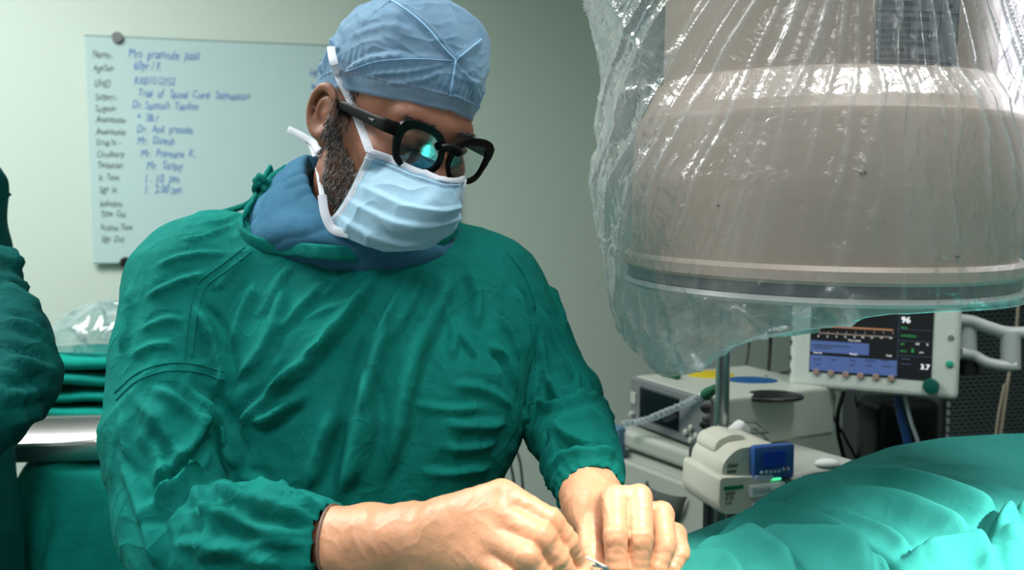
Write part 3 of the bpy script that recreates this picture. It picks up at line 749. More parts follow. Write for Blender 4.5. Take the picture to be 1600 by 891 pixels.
# perforated black machine panel to the right, back
def perf_mat():
    m = bpy.data.materials.new('perforated_metal'); m.use_nodes = True; nt = m.node_tree; b = nt.nodes['Principled BSDF']; N = nt.nodes.new
    tc = N('ShaderNodeTexCoord'); br = N('ShaderNodeTexBrick'); br.inputs['Scale'].default_value = 1.0
    br.inputs['Brick Width'].default_value = .017; br.inputs['Row Height'].default_value = .0095; br.inputs['Mortar Size'].default_value = .0022; br.inputs['Mortar Smooth'].default_value = .2
    sx = N('ShaderNodeSeparateXYZ'); cx_ = N('ShaderNodeCombineXYZ'); nt.links.new(tc.outputs['Object'], sx.inputs[0]); nt.links.new(sx.outputs[0], cx_.inputs[0]); nt.links.new(sx.outputs[2], cx_.inputs[1])
    nt.links.new(cx_.outputs[0], br.inputs['Vector'])
    br.inputs['Color1'].default_value = (*lin((14, 18, 20)), 1); br.inputs['Color2'].default_value = (*lin((16, 20, 22)), 1); br.inputs['Mortar'].default_value = (*lin((104, 118, 120)), 1)
    nt.links.new(br.outputs['Color'], b.inputs['Base Color']); b.inputs['Roughness'].default_value = .5
    return m
pf = P(1485, 680, 2.05)
PF = empty_at('anaesthesia_machine', 'tall machine with perforated dark metal back panel at right edge', 'machine', (pf[0], pf[1], 0), 14)
zt = P(1500, 462, 2.05)[2]
mb = MB(); mb.box((.42, .0, zt/2+.03), (.86, .012, zt-.06), .003); mb.build('perforated_panel', perf_mat(), PF, label='dark panel of staggered slots')
mb = MB(); mb.box((.42, .2, zt/2+.02), (.88, .38, zt-.04), .01); mb.build('cabinet_body', m_dgrey, PF)
mb = MB(); mb.box((.42, .18, zt+.008), (.90, .44, .02), .006); mb.build('top_plate', mat('top_plate_grey', (120, 130, 132), .4), PF)
for sx in (.03, .8):
    mb = MB(); mb.lathe([(0, 0), (.03, .002), (.034, .03), (.012, .055), (0, .06)], (sx, .1, 0), 14, capt=False, capb=False); mb.build('castor', m_black, PF, smooth=True)
# black stool-like block and stands under the display
bk = P(1425, 690, 1.75)
BK = empty_at('suction_canister_case', 'black rounded case below the ventilator display', 'case', (bk[0], bk[1], 0), 10)
zt2 = P(1430, 628, 1.75)[2]
mb = MB(); mb.box((0, .05, zt2-.075), (.135, .10, .15), .02, seg=4); mb.build('case_body', m_black, BK, smooth=True)
mb = MB(); mb.tube([(0, .05, .03), (0, .05, zt2-.14)], .018, 16); mb.lathe([(.14, 0), (.15, .012), (.03, .03)], (0, .05, 0), 28); mb.build('case_stand', m_dgrey, BK, smooth=True)
# hoses and cables
def hose(name, pts, r, m, lab, cat='cable', group=None):
    mb = MB(); mb.tube(spline(pts, 40), r, 10); o = mb.build(name, m, None, smooth=True); return tag(o, lab, cat, group or ('cables hanging behind the equipment' if name == 'cable' else None))
hose('blue_hose', [P(1402, 618, 1.68), P(1408, 650, 1.68), P(1420, 700, 1.68), P(1430, 790, 1.68)], .008, mat('hose_blue', (24, 60, 110), .4), 'dark blue hose hanging below the ventilator display', 'hose')
hose('clear_hose', [P(1414, 620, 1.665), P(1424, 660, 1.665), P(1436, 700, 1.665), P(1446, 790, 1.66)], .0035, mat('hose_white', (160, 175, 180), .4), 'thin pale hose hanging beside the dark blue hose', 'hose')
G = 'black cables hanging behind the display'
hose('cable', [P(1205, 500, 1.9), P(1203, 545, 1.9), P(1200, 590, 1.88)], .0038, m_black, 'thick black cable going up left of the ventilator display')
hose('cable', [P(1172, 500, 1.95), P(1170, 545, 1.95), P(1163, 585, 1.93)], .0022, m_black, 'thin black cable right of the steel pole above the blue pouch')
hose('cable', [P(1200, 590, 1.86), P(1222, 583, 1.84), P(1250, 578, 1.82)], .003, m_black, 'short black cable reaching behind the left edge of the display')
hose('cable', [P(1195, 588, 1.80), P(1240, 604, 1.78), P(1262, 620, 1.78), P(1235, 630, 1.77), P(1200, 622, 1.77)], .0026, m_black, 'looped black lead lying over the long grey machine')
hose('cable', [P(1318, 612, 1.80), P(1309, 650, 1.80), P(1312, 690, 1.80), P(1332, 760, 1.80)], .0042, m_black, 'thick black cable curving down below the display, leftmost of them')
hose('cable', [P(1303, 616, 1.84), P(1302, 650, 1.84), P(1318, 680, 1.83), P(1345, 730, 1.82)], .003, m_black, 'black cable hanging just behind the thick leftmost cable')
hose('cable', [P(1336, 618, 1.82), P(1342, 645, 1.82), P(1364, 668, 1.81)], .002, m_black, 'thin black lead curving right below the display')
hose('cable', [P(1362, 620, 1.80), P(1374, 645, 1.80), P(1388, 668, 1.80), P(1392, 720, 1.8)], .0034, m_black, 'black cable slanting down towards the black case')
hose('cable', [P(1594, 430, 1.9), P(1588, 520, 1.9), P(1576, 590, 1.9), P(1562, 690, 1.9)], .0035, mat('cable_beige', (170, 160, 140), .5), 'beige cable hanging in front of the perforated panel at right edge')
hose('cable', [P(1570, 600, 1.9), P(1560, 650, 1.9), P(1554, 700, 1.9)], .0028, MATS['cable_beige'], 'thin beige cable in front of the perforated panel, left of the other')
m_cabg = mat('cable_grey', (70, 78, 80), .5)
hose('cable', [P(790, 690, 1.9), P(797, 720, 1.9), P(806, 770, 1.9)], .003, m_cabg, 'dark grey cable seen between gown and left sleeve, nearer the gown')
hose('cable', [P(800, 690, 1.9), P(812, 720, 1.9), P(818, 770, 1.9)], .003, m_cabg, 'dark grey cable seen between gown and left sleeve, nearer the sleeve')
# ------------------------------------------------------------------ X-ray image intensifier (round cream housing)
ax = P(1268, 445, 1.13); AX, AY = float(ax[0]), float(ax[1])
def zz_(py, d): return float(P(800, py, d)[2])
z_bot = zz_(474, .90); z_r1 = zz_(455, .90); z_r0 = zz_(410, 1.12)+.012; z_sh = zz_(160, .905)+.004; z_up = zz_(108, .94)-.006
m_ii = mat('housing_beige', (184, 166, 152), .42, bump=[(8, .001)])
m_iid = mat('rim_grey', (90, 94, 98), .35)
II = thing('image_intensifier', 'large round beige X-ray detector housing wrapped in clear plastic', 'X-ray detector', (AX, AY, z_bot))
II.rotation_euler = (math.radians(1.4), math.radians(.6), 0)
rb = .226
mb = MB(); prof = [(rb-.01, z_r0-z_bot-.006), (rb, z_r0-z_bot), (rb+.001, z_r0-z_bot+.05), (rb-.001, z_sh-z_bot-.012), (rb-.004, z_sh-z_bot-.004), (rb-.010, z_sh-z_bot), (.198, z_up-z_bot+.008), (.192, z_up-z_bot+.012), (.1915, z_up-z_bot+.016), (.1905, .85), (.16, .86)]
mb.lathe(prof, (0, 0, 0), 128); mb.build('drum', m_ii, II, smooth=True)
mb = MB(); prof = [(rb-.004, z_r0-z_bot-.002), (rb+.004, z_r0-z_bot+.001), (rb+.009, z_r0-z_bot-.004), (rb+.010, .026), (rb+.006, .022)]
mb.lathe(prof, (0, 0, 0), 128); mb.build('flange', m_ii, II, smooth=True)
mb = MB(); mb.lathe([(rb+.004, .022), (rb+.005, .010), (rb+.003, .009)], (0, 0, 0), 128); mb.build('rim_band', m_iid, II, smooth=True, label='dark grey rim band')
mb = MB(); mb.lathe([(.19, .0), (rb+.006, .0), (rb+.009, .004), (rb+.006, .009), (rb-.004, .0095)], (0, 0, 0), 128); mb.build('bottom_ring', mat('ring_pale', (196, 196, 192), .3), II, smooth=True)
mb = MB(); mb.lathe([(.15, .005), (.205, .004), (.206, .008)], (0, 0, 0), 96); mb.build('input_window', m_iid, II, smooth=True)
# C-shaped arm that carries it, leaving upwards out of the frame
mb = MB()
pts = [(.0, .16, .86), (.0, .34, .90), (0, .55, .96), (0, .75, 1.04), (0, 1.0, 1.10)]
sp = spline(pts, 50)
for i in range(49):
    pass
V = []
T = np.gradient(sp, axis=0); T /= np.linalg.norm(T, axis=1)[:, None]
for p_, t_ in zip(sp, T):
    n_ = np.cross(t_, [1, 0, 0]); 
    for sx, sn in ((-1, -1), (1, -1), (1, 1), (-1, 1)): V.append(p_+np.array([1., 0, 0])*sx*.06+n_*sn*.04)
Fc = grid_faces(50, 4, True).tolist()+[[0, 1, 2, 3], [199, 198, 197, 196]]
mb.add(V, Fc); mb.box((0, .1, .86), (.2, .26, .09), .02, seg=3)
mb.build('support_arm', m_ii, II, smooth=True)
# rating plate wrapped on the upper drum
m_plate = mat('plate_grey', (126, 132, 138), .4)
def on_drum(az, z, off=.0006, r=.1910):
    return np.array([math.sin(az)*(r+off), -math.cos(az)*(r+off), z-z_bot])
def drum_xy(px, py, r=.191):
    d = P(px, py, 1.0)-CAM; o_ = CAM-np.array([AX, AY, 0])
    a_ = d[0]**2+d[1]**2; b_ = o_[0]*d[0]+o_[1]*d[1]; c_ = o_[0]**2+o_[1]**2-r*r; disc = b_*b_-a_*c_
    if disc < 0: return None
    tt = (-b_-math.sqrt(disc))/a_; p = o_+d*tt; return math.atan2(p[0], -p[1]), p[2]
aL, zb_ = drum_xy(1357, 94); aR = drum_xy(1484, 94)[0]; zt_ = zb_+.30
nA = 24
def plate(aL, aR, z0, z1, off, t=.001):
    V = []; A_ = np.linspace(aL, aR, nA)
    for o2 in (off, off+t):
        for a in A_:
            V.append(on_drum(a, z0, o2)); V.append(on_drum(a, z1, o2))
    k = 2*nA; Fc = []
    for i in range(nA-1):
        a = 2*i; Fc += [[k+a, k+a+2, k+a+3, k+a+1], [a, a+1, a+3, a+2], [a, a+2, k+a+2, k+a], [a+1, k+a+1, k+a+3, a+3]]
    Fc += [[0, k, k+1, 1], [k-2, k-1, 2*k-1, 2*k-2]]
    return np.array(V), Fc
mb = MB(); mb.add(*plate(aL, aR, zb_, zt_, .0006)); RP = mb.build('rating_plate', m_plate, II, label='grey rating plate with printed rows')
mb = MB()
for (a0, a1, z0, z1) in ((aL+.004, aR-.004, zb_+.002, zb_+.0032), (aL+.004, aL+.008, zb_+.002, zt_-.004), (aR-.008, aR-.004, zb_+.002, zt_-.004), (aL+.004, aR-.004, zb_+.052, zb_+.053), (aR-.13, aR-.127, zb_+.03, zt_-.01)):
    mb.add(*plate(a0, a1, z0, z1, .0018, .0004))
r2 = random.Random(3)
for k in range(7):
    a = aL+.03; end = aL+(.16+.22*r2.random() if k else .36)
    while a < end:
        w_ = .008+.02*r2.random(); mb.add(*plate(a, a+w_, zb_+.006+k*.0062, zb_+.0098+k*.0062, .0018, .0004)); a += w_+.005
for k in range(30):
    a = aL+.03
    z0 = zb_+.058+k*.008
    while a < aR-.15-.2*r2.random():
        w_ = .01+.03*r2.random(); mb.add(*plate(a, a+w_, z0, z0+.0045, .0018, .0004)); a += w_+.006
    if k % 3 == 0: mb.add(*plate(aR-.11, aR-.03-.04*r2.random(), z0, z0+.004, .0018, .0004))
mb.build('plate_print', mat('plate_ink', (58, 62, 66), .5), RP)
# tiny marks on the drum
mb = MB()
for px, py, s in ((1345, 262, .0035), (1122, 318, .002), (1494, 392, .003), (1282, 424, .003)):
    q = drum_xy(px, py, rb)
    if q: mb.box((math.sin(q[0])*(rb+.0005), -math.cos(q[0])*(rb+.0005), q[1]-z_bot), (s*2, .001, s), .0002, rot=None)
mb.build('scuff_mark', mat('scuff', (96, 88, 84), .7), II)

# ------------------------------------------------------------------ clear sterile cover
m_bag = crumple_mat('sterile_film', (235, 238, 240), white=.085, gl=.15, rough=.2, bs=34, bd=.006)
nt = m_bag.node_tree; mixw = [n for n in nt.nodes if n.type == 'MIX_SHADER' and n.inputs[2].links and n.inputs[2].links[0].from_node.type == 'MIX_SHADER' and n.inputs[1].links[0].from_node.type == 'BSDF_TRANSPARENT'][0]
src = mixw.inputs[0].links[0].from_socket; at_ = nt.nodes.new('ShaderNodeAttribute'); at_.attribute_name = 'gather'   # gathered film lies double and looks milkier
ma = nt.nodes.new('ShaderNodeMath'); ma.operation = 'MULTIPLY_ADD'; ma.inputs[1].default_value = .38; ma.use_clamp = True; nt.links.new(at_.outputs['Fac'], ma.inputs[0]); nt.links.new(src, ma.inputs[2]); nt.links.new(ma.outputs[0], mixw.inputs[0])
def bag():
    nt_, nz = 620, 400
    th = np.linspace(0, 2*np.pi, nt_, endpoint=False)     # 0 = towards the camera, + to the right
    zt = z_up+.42; zb = z_bot-.007
    ss = np.linspace(0, 1, nz)
    # silhouette radii on each side by height, read from the photograph's outline
    zl = [zt, zz_(0, 1.13), zz_(100, 1.13), zz_(230, 1.13), zz_(290, 1.13), zz_(370, 1.13), zz_(440, 1.13), zb]
    rl = [.20, .281, .271, .262, .272, .262, .258, .250]
    rr_ = [.20, .228, .236, .252, .264, .268, .252, .236]
    Z = zt+(zb-zt)*ss
    o = np.argsort(zl); RL = np.interp(Z, np.array(zl)[o], np.array(rl)[o]); RR = np.interp(Z, np.array(zl)[o], np.array(rr_)[o])
    RFr = np.interp(Z, [zb, z_r0, z_sh, z_up, zt], [.240, .243, .243, .222, .2])   # towards and away from the camera it hugs the drum
    T, ZZ = np.meshgrid(th, Z, indexing='ij')
    T = (T+np.pi) % (2*np.pi)-np.pi
    sn, cs = np.sin(T), np.cos(T)
    wl = np.clip(-sn, 0, 1)**1.6; wr = np.clip(sn, 0, 1)**1.6
    R = RFr[None]*(1-wl-wr)+RL[None]*wl+RR[None]*wr
    # gathers that fan out from the tied neck
    g = .24+.76*np.clip((z_up+.17-ZZ)/(z_up+.17-zb), 0, 1)**.85
    ph = T/g
    q = np.stack([ph*3.2, ZZ*1.2, 0*T], -1).reshape(-1, 3)
    q2 = q+.25*np.stack([noise3(q*.9+5), 0*q[:, 0], 0*q[:, 0]], 1)
    fade = np.interp(ZZ, [z_bot, z_r0, z_sh, zt], [.05, .45, .8, 1.0])
    pleat = ridged(q2*np.array([1, .8, 1]), 6).reshape(T.shape)*.010+ridged(q2*np.array([2.6, 1.3, 1])+9, 8).reshape(T.shape)*.003
    p3 = np.stack([R*sn, -R*cs, ZZ], -1).reshape(-1, 3)
    side = np.clip(np.abs(sn), 0, 1)**4
    cr = ridged(warp(p3, .03, 12)*np.array([14, 14, 8]), 5).reshape(T.shape)*.007+ridged(warp(p3, .02, 25)*30+3, 4).reshape(T.shape)*.003
    big = noise3(p3*7+2).reshape(T.shape)*.008
    cm = np.clip((noise3(p3*5+31).reshape(T.shape))*2+.25, 0, 1)
    R = R+fade*pleat+(.15+.85*side)*big+cr*(.05+.30*np.clip(cm-.6,0,1)+.7*side*(.4+.6*cm))
    V = np.stack([R*sn, -R*cs, ZZ], -1)
    G_ = .35*np.clip((pleat+cr*.6)*fade/.008, 0, 1)
    for a0, hgt in ((-1.25, .007), (-1.0, .006), (-.82, .004), (-.62, .006), (-.45, .004), (-.30, .005), (-.12, .004), (.02, .006), (.16, .004), (.33, .006), (.50, .007), (.66, .006), (.80, .007), (.98, .005), (1.2, .007)):
        wob = .02*np.sin(ZZ*23+a0*9)+.012*np.sin(ZZ*61+a0*5)
        dd = (T/g-a0-wob)*.24*g
        sharp = np.exp(-(dd/.0028)**2)*hgt*np.clip(np.interp(ZZ, [z_bot+.06, z_r0+.1, z_sh, zt], [0, .5, 1, 1])+.3*np.sin(ZZ*19+a0*7), 0, 1)
        V[..., 0] += sharp*sn; V[..., 1] -= sharp*cs; G_ = np.maximum(G_, sharp/.006)
    # bottom closing membrane with the sagging corner on the left
    nr = 60; rings = []
    edge = V[:, -1]
    for k in range(1, nr+1):
        f = 1-k/nr; E_ = edge.copy(); E_[:, 0] *= f; E_[:, 1] *= f; rings.append(E_)
    M_ = np.stack(rings, 1); V = np.concatenate([V, M_], 1)
    p = V.reshape(-1, 3).copy(); x = p[:, 0]; y = p[:, 1]
    # pouch: hangs below the rim on the left, deepest near the far left
    xs = [-.30, -.262, -.235, -.208, -.190, -.160, -.116, -.055, -.03, .0, .05, .3]; dz = [.03, .055, .080, .108, .106, .074, .046, .038, .020, .008, .004, .002]
    sag = np.interp(x, xs, dz)
    wy = np.clip(1-((y+.10)/.19)**2, 0, 1)
    below = np.clip((z_bot+.035-p[:, 2])/.05, 0, 1)
    p[:, 2] -= sag*below**1.2*wy
    p += (ridged(warp(p, .03, 9)*np.array([11, 11, 14])+7, 3)*.016*below*np.clip(sag/.05, 0, 1))[:, None]*np.array([.2, -1, -.3])
    c1 = ridged(warp(p, .025, 16)*np.array([22, 22, 26])+5, 3)*below*np.clip(sag/.03, 0, 1); p[:, 1] -= .006*c1; p[:, 0] += .003*c1
    nn = nz+nr
    Fq = np.array([[i*nn+j, ((i+1) % nt_)*nn+j, ((i+1) % nt_)*nn+j+1, i*nn+j+1] for i in range(nt_) for j in range(nn-1)])
    p[:, 2] -= z_bot
    o = mesh_obj('sterile_cover', p, Fq, m_bag)
    at = o.data.attributes.new('gather', 'FLOAT', 'POINT'); gv = np.zeros((nt_, nn)); gv[:, :nz] = G_; gv[:, nz:] = .2; gv += (.75*c1).reshape(nt_, nn)+.25*(below*np.clip(sag/.03, 0, 1)).reshape(nt_, nn); at.data.foreach_set('value', gv.ravel()); o.location = (AX, AY, z_bot)
    tag(o, 'loose clear plastic cover with pleats wrapped around the round X-ray housing', 'plastic cover')
    return o
BAG = bag()
# ------------------------------------------------------------------ operating lamp beyond the cover at the right edge
lc = P(1690, 110, 1.55)
OL = thing('operating_lamp', 'round white operating lamp glowing behind the plastic at upper right edge', 'lamp', tuple(lc))
aim = Vector(CAM)*.55+Vector((.6, 1.0, 1.0))*.45-Vector(lc)
OL.rotation_euler = aim.to_track_quat('-Z', 'Y').to_euler()
mb = MB(); mb.lathe([(.20, -.01), (.215, 0), (.21, .03), (.15, .07), (.06, .09), (.0, .092)], (0, 0, 0), 64, capt=False, capb=False); mb.build('lamp_head', mat('lamp_white', (225, 226, 228), .35), OL, smooth=True)
mb = MB(); mb.lathe([(.0, -.012), (.195, -.012), (.2, -.006)], (0, 0, 0), 64, capt=False, capb=False); mb.build('lamp_lens', mat('lamp_glow', (255, 240, 250), .4, emit=1.6), OL, label='glowing lamp lens')
for k in range(18):
    a = k*2*np.pi/(6 if k < 6 else 12); r_ = .075 if k < 6 else .150
    mb = MB(); mb.lathe([(.026, -.013), (.026, -.016), (.020, -.019), (.008, -.020)], (r_*math.cos(a), r_*math.sin(a), 0), 20, capb=False); mb.build('light_cell', mat('cell_glow', (255, 250, 252), .3, emit=5), OL, smooth=True)
mb = MB(); mb.tube([(0, 0, -.012), (0, 0, -.07)], [.022, .017], 20); mb.build('centre_handle', MATS['lamp_white'], OL, smooth=True)
mb = MB(); mb.tube([(0, 0, .08), (0, 0, .16), (.2, .3, .3), (.3, .9, .5)], .02, 14); mb.build('lamp_arm', MATS['lamp_white'], OL, smooth=True)
# ------------------------------------------------------------------ the surgeon
# head frame: x towards his left, y out of the face, z up; HM places it in the room
def head_matrix(yaw, pitch, roll):
    cy, sy = math.cos(yaw), math.sin(yaw); Ry = np.array([[cy, -sy, 0], [sy, cy, 0], [0, 0, 1]])
    cp, sp = math.cos(pitch), math.sin(pitch); Rp = np.array([[1, 0, 0], [0, cp, -sp], [0, sp, cp]])
    cr, sr = math.cos(roll), math.sin(roll); Rr = np.array([[cr, 0, sr], [0, 1, 0], [-sr, 0, cr]])
    return Rr @ Ry @ Rp @ np.diag([1, -1, 1])
HR = head_matrix(.748, .25, .207); HC = np.array([-.1415, 1.0876, 1.5565])
def H(p): return np.asarray(p) @ HR.T + HC
def Hinv(w_): return (np.asarray(w_)-HC) @ HR
m_skin = mat('brown_skin', (146, 98, 76), .5, sss=.15, bump=[(260, .0004), (900, .0001)], vary=(22, (126, 80, 60)))
m_gown = mat('gown_cloth', (12, 120, 110), .88, spec=.12, bump=[(1500, .0002), (160, .0008)], vary=(14, (8, 106, 98)))
add_creases(m_gown, 11, .0013)
def ear_sdf(p, s):
    # s=-1: his right ear
    q = p-np.array([s*.0765, -.010, -.016], np.float32)
    ca, sa = math.cos(.30), math.sin(.30)
    w_ = s*q[:, 0]; u = -q[:, 1]           # outward, backwards
    w2 = w_*ca-u*sa; u2 = w_*sa+u*ca       # ear flares out towards the back
    v = q[:, 2]; t = .18; v, u2 = v*math.cos(t)+u2*math.sin(t), u2*math.cos(t)-v*math.sin(t)
    def ell(cu, cv, a, b):
        k = np.sqrt(((u2-cu)/a)**2+((v-cv)/b)**2)+1e-6; return (k-1)*min(a, b)
    wv = np.where(v > -.012, 1., 0.)
    e1 = ell(.006, .006, .0185, .027); helix = np.sqrt(e1**2+(w2-.011)**2)-.0042
    e2 = ell(.004, .002, .0105, .0165); anti = np.sqrt(e2**2+(w2-.009)**2)-.0034
    plate = np.maximum(ell(.006, .003, .0185, .028), np.abs(w2-.0035)-.0028)
    lobe = np.sqrt(((u2-.0)/.9)**2+((v+.026)/1.2)**2+((w2-.006)/.6)**2)-.0085
    trag = np.sqrt((u2+.010)**2+((v+.004)/1.5)**2+(w2-.006)**2)-.0045
    root = s_cap(np.stack([u2, v, w2], 1), (-.004, -.006, -.012), (.0, .004, 0), .014, .012)
    d = smin(helix, plate, .004); d = smin(d, anti, .003); d = smin(d, lobe, .005); d = smin(d, trag, .003); d = smin(d, root, .006)
    return d
def head_sdf(p):
    p = p.astype(np.float32); x, y, z = p[:, 0], p[:, 1], p[:, 2]; m = np.stack([np.abs(x), y, z], 1)
    d = s_ell(p, (0, -.006, .034), (.0765, .098, .088))
    d = smin(d, s_ell(p, (0, .040, -.030), (.060, .060, .080)), .03)
    d = smin(d, chain(m, [(.060, .000, -.030), (.054, .010, -.078), (.030, .060, -.104), (.0, .083, -.110)], [.018, .017, .018, .020], .02), .03)
    d = smin(d, s_ell(m, (.046, .066, -.026), (.022, .024, .020)), .018)
    d = smin(d, s_cap(m, (.0, .092, .022), (.042, .078, .024), .0115, .011), .014)
    d = smax(d, -s_ell(m, (.033, .108, -.001), (.019, .022, .014)), .012)
    d = smin(d, s_ell(m, (.0325, .082, -.002), (.0135, .0135, .0125)), .004)
    d = smin(d, s_cap(m, (.020, .0935, .0075), (.046, .088, .0045), .0032, .003), .006)
    d = smin(d, chain(m, [(0, .092, .010), (0, .104, -.012), (0, .118, -.036)], [.0085, .0095, .0125], .008), .010)
    d = smin(d, s_ell(m, (.013, .107, -.041), (.0085, .011, .0085)), .006)
    d = smin(d, s_ell(m, (0, .094, -.072), (.024, .012, .007)), .010); d = smin(d, s_ell(m, (0, .092, -.081), (.021, .012, .007)), .006)
    d = smax(d, -s_cap(m, (0, .108, -.0765), (.024, .098, -.0765), .0015, .001), .003)
    for s in (-1, 1): d = smin(d, ear_sdf(p, s), .003)
    return d
nb = Hinv(P(560, 405, 1.13))
def headneck(p):
    d = head_sdf(p)
    return smin(d, chain(p, [(0, -.030, -.030), (0, -.018, -.085), nb], [.052, .056, .064], .02), .022)
Vh, Fh = nets(headneck, (-.115, -.14, -.22), (.115, .145, .135), .0024)
keep = None
Vh = H(Vh); Fh = Fh[:, ::-1]
bvh_head = BVHTree.FromPolygons(Vh.tolist(), Fh.tolist())

# --- arms and torso centre lines in the room (pixel, pixel, depth) with radii, gowned
D_ = .05
shR = P(306, 452, 1.10); elR = P(282, 852, .965); wrR = P(545, 850, .845)
shL = P(752, 470, 1.18); elL = P(893, 668, 1.13); wrL = P(926, 778, .935)
armR = [P(330, 440, 1.10), shR, P(270, 560, 1.06), P(258, 690, 1.01), P(272, 800, .97), P(300, 850, .945), P(400, 852, .90), P(470, 850, .87), P(530, 849, .85)]
armRr = [.075, .078, .070, .0655, .060, .062, .058, .048, .036]
armL = [P(735, 465, 1.17), shL, P(822, 545, 1.17), P(868, 620, 1.14), P(893, 672, 1.09), P(912, 722, 1.0), P(926, 772, .945)]
armLr = [.075, .0735, .061, .055, .052, .0435, .0345]
rows = [  # photo row, left px, right px, centre depth, half depth
    (352, 470, 680, 1.14, .060), (372, 395, 735, 1.14, .080), (400, 330, 782, 1.14, .100), (450, 300, 812, 1.14, .122), (500, 300, 828, 1.13, .135), (560, 305, 833, 1.125, .145),
    (620, 315, 828, 1.12, .150), (680, 325, 812, 1.12, .152), (730, 330, 792, 1.12, .150), (790, 330, 772, 1.12, .150), (891, 330, 765, 1.12, .150), (1000, 330, 765, 1.12, .15)]
tz = []; 
for (ry, l, r, dc, hd) in rows:
    a, b = P(l, ry, dc), P(r, ry, dc); tz.append([a[2], (a[0]+b[0])/2, (b[0]-a[0])/2, (a[1]+b[1])/2, hd])
tz = np.array(tz)[::-1]
def torso(p):
    z = p[:, 2]; cx = np.interp(z, tz[:, 0], tz[:, 1]); hw = np.interp(z, tz[:, 0], tz[:, 2]); cy = np.interp(z, tz[:, 0], tz[:, 3]); hd = np.interp(z, tz[:, 0], tz[:, 4])
    u = np.abs(p[:, 0]-cx)/hw; v = np.abs(p[:, 1]-cy)/hd
    k = (u**2.5+v**2.5)**(1/2.5)
    d = (k-1)*np.minimum(hw, hd)*.9
    return np.maximum(d, z-tz[-1, 0])
def gown_sdf(p):
    p = p.astype(np.float32)
    d = torso(p)
    d = smin(d, s_cap(p, P(560, 425, 1.15), P(345, 432, 1.12), .066, .066), .05)
    d = smin(d, s_cap(p, P(560, 425, 1.15), P(735, 446, 1.17), .066, .066), .05)
    a1 = chain(p, armR, armRr, .012); a2 = chain(p, armL, armLr, .012)
    f = np.clip((p[:, 2]-shR[2]+.17)/.15, 0, 1)            # soft joint at the shoulder, crease under the arm
    d = smin(d, a1, .006+.045*f); d = smin(d, a2, .006+.040*f)
    return d
h = .0042
zcut = P(800, 1000, 1.12)[2]
Vg, Fg = nets(gown_sdf, (-.56, .76, zcut-.02), (.24, 1.34, 1.62), h)
Vg = relax(Vg, Fg, 2)
# openings: neck, both cuffs, and the bottom
def cut(V, Fq, bad):
    b = bad[Fq].any(1); Fq = Fq[~b]; u = np.unique(Fq); m = -np.ones(len(V), int); m[u] = np.arange(len(u)); return V[u], m[Fq]
# neckline: a tilted ellipse around the neck
nk_c = P(548, 372, 1.125)
def neck_inside(V):
    q = proj(V)
    # line of the neckline in the photo; cloth above it is open
    lx = [375, 384, 400, 440, 500, 560, 640, 700, 712, 740]; ly = [298, 335, 366, 382, 389, 391, 386, 366, 346, 300]
    yy = np.interp(q[:, 0], lx, ly)
    fr = (q[:, 1] < yy) & (q[:, 0] > 378) & (q[:, 0] < 712) & (V[:, 1] < 1.17)
    back = (((V[:, 0]-nk_c[0])/.125)**2+((V[:, 1]-1.13)/.085)**2 < 1) & (V[:, 2] > tz[-3, 0]-.02)
    return fr | back
axR = (armR[-1]-armR[-2]); axR /= np.linalg.norm(axR); axL = armL[-1]-armL[-2]; axL /= np.linalg.norm(axL)
bad = neck_inside(Vg) | (Vg[:, 2] < zcut) | (((Vg-armR[-1]) @ axR > -.002) & (np.linalg.norm(Vg-armR[-1], axis=1) < .08)) | (((Vg-armL[-1]) @ axL > -.002) & (np.linalg.norm(Vg-armL[-1], axis=1) < .08))
Vg, Fg = cut(Vg, Fg, bad)
Ng = vnormals(Vg, Fg); bvh_g = BVHTree.FromPolygons(Vg.tolist(), Fg.tolist())
D = np.zeros(len(Vg))
# generic small creases
pw = warp(Vg, .035, 6)
amp = .35+.65*np.clip(noise3(Vg*5+60)*2+.5, 0, 1)
D += .0042*amp*(ridged(pw*np.array([9, 9, 6])+4, 2.2)-.3)
D += .0018*amp*(ridged(warp(Vg, .02, 14)*np.array([20, 20, 15])+14, 2.2)-.3)
D += .0006*(ridged(warp(Vg, .01, 30)*42+24, 2)-.3)
D += .004*noise3(Vg*8+7)
# sleeves: rings of compressed cloth
def arm_coord(V, pts):
    best = np.full(len(V), 1e9); s_ = np.zeros(len(V)); acc = 0
    for i in range(len(pts)-1):
        a, b = pts[i], pts[i+1]; ba = b-a; L_ = np.linalg.norm(ba); t = np.clip((V-a) @ ba/L_**2, 0, 1); d = np.linalg.norm(V-a-t[:, None]*ba, axis=1)
        u = d < best; best[u] = d[u]; s_[u] = acc+t[u]*L_; acc += L_
    return s_, best, acc
for pts, rad, k0 in ((armR, .1, 0), (armL, .085, 50)):
    s_, dist, tot = arm_coord(Vg, pts); on = np.clip((rad-dist)/.02, 0, 1)*np.clip((s_-.10)/.08, 0, 1)
    q = warp(Vg, .05, 7); f = ridged(np.stack([s_*22+3*noise3(q*6+k0), q[:, 0]*4+k0, q[:, 2]*4+q[:, 1]*3], 1), 2.0)
    D += on*.0060*(f-.35)*(.4+.6*np.clip(noise3(Vg*7+90+k0)*2+.6, 0, 1))
    # gathers next to the cuff
    c = pts[-1]; e = np.clip(1-(tot-s_)/.05, 0, 1)*on
    ax_ = pts[-1]-pts[-2]; ax_ /= np.linalg.norm(ax_); r_ = Vg-c; r_ = r_-(r_ @ ax_)[:, None]*ax_; n1 = np.cross(ax_, [0, 0, 1]); n1 /= np.linalg.norm(n1); n2 = np.cross(ax_, n1)
    a_ = np.arctan2(r_ @ n2, r_ @ n1); D += e*(.0035*np.abs(np.sin(a_*9+2*noise3(Vg*15)))-.001)-.006*np.clip(1-(tot-s_)/.012, 0, 1)*on
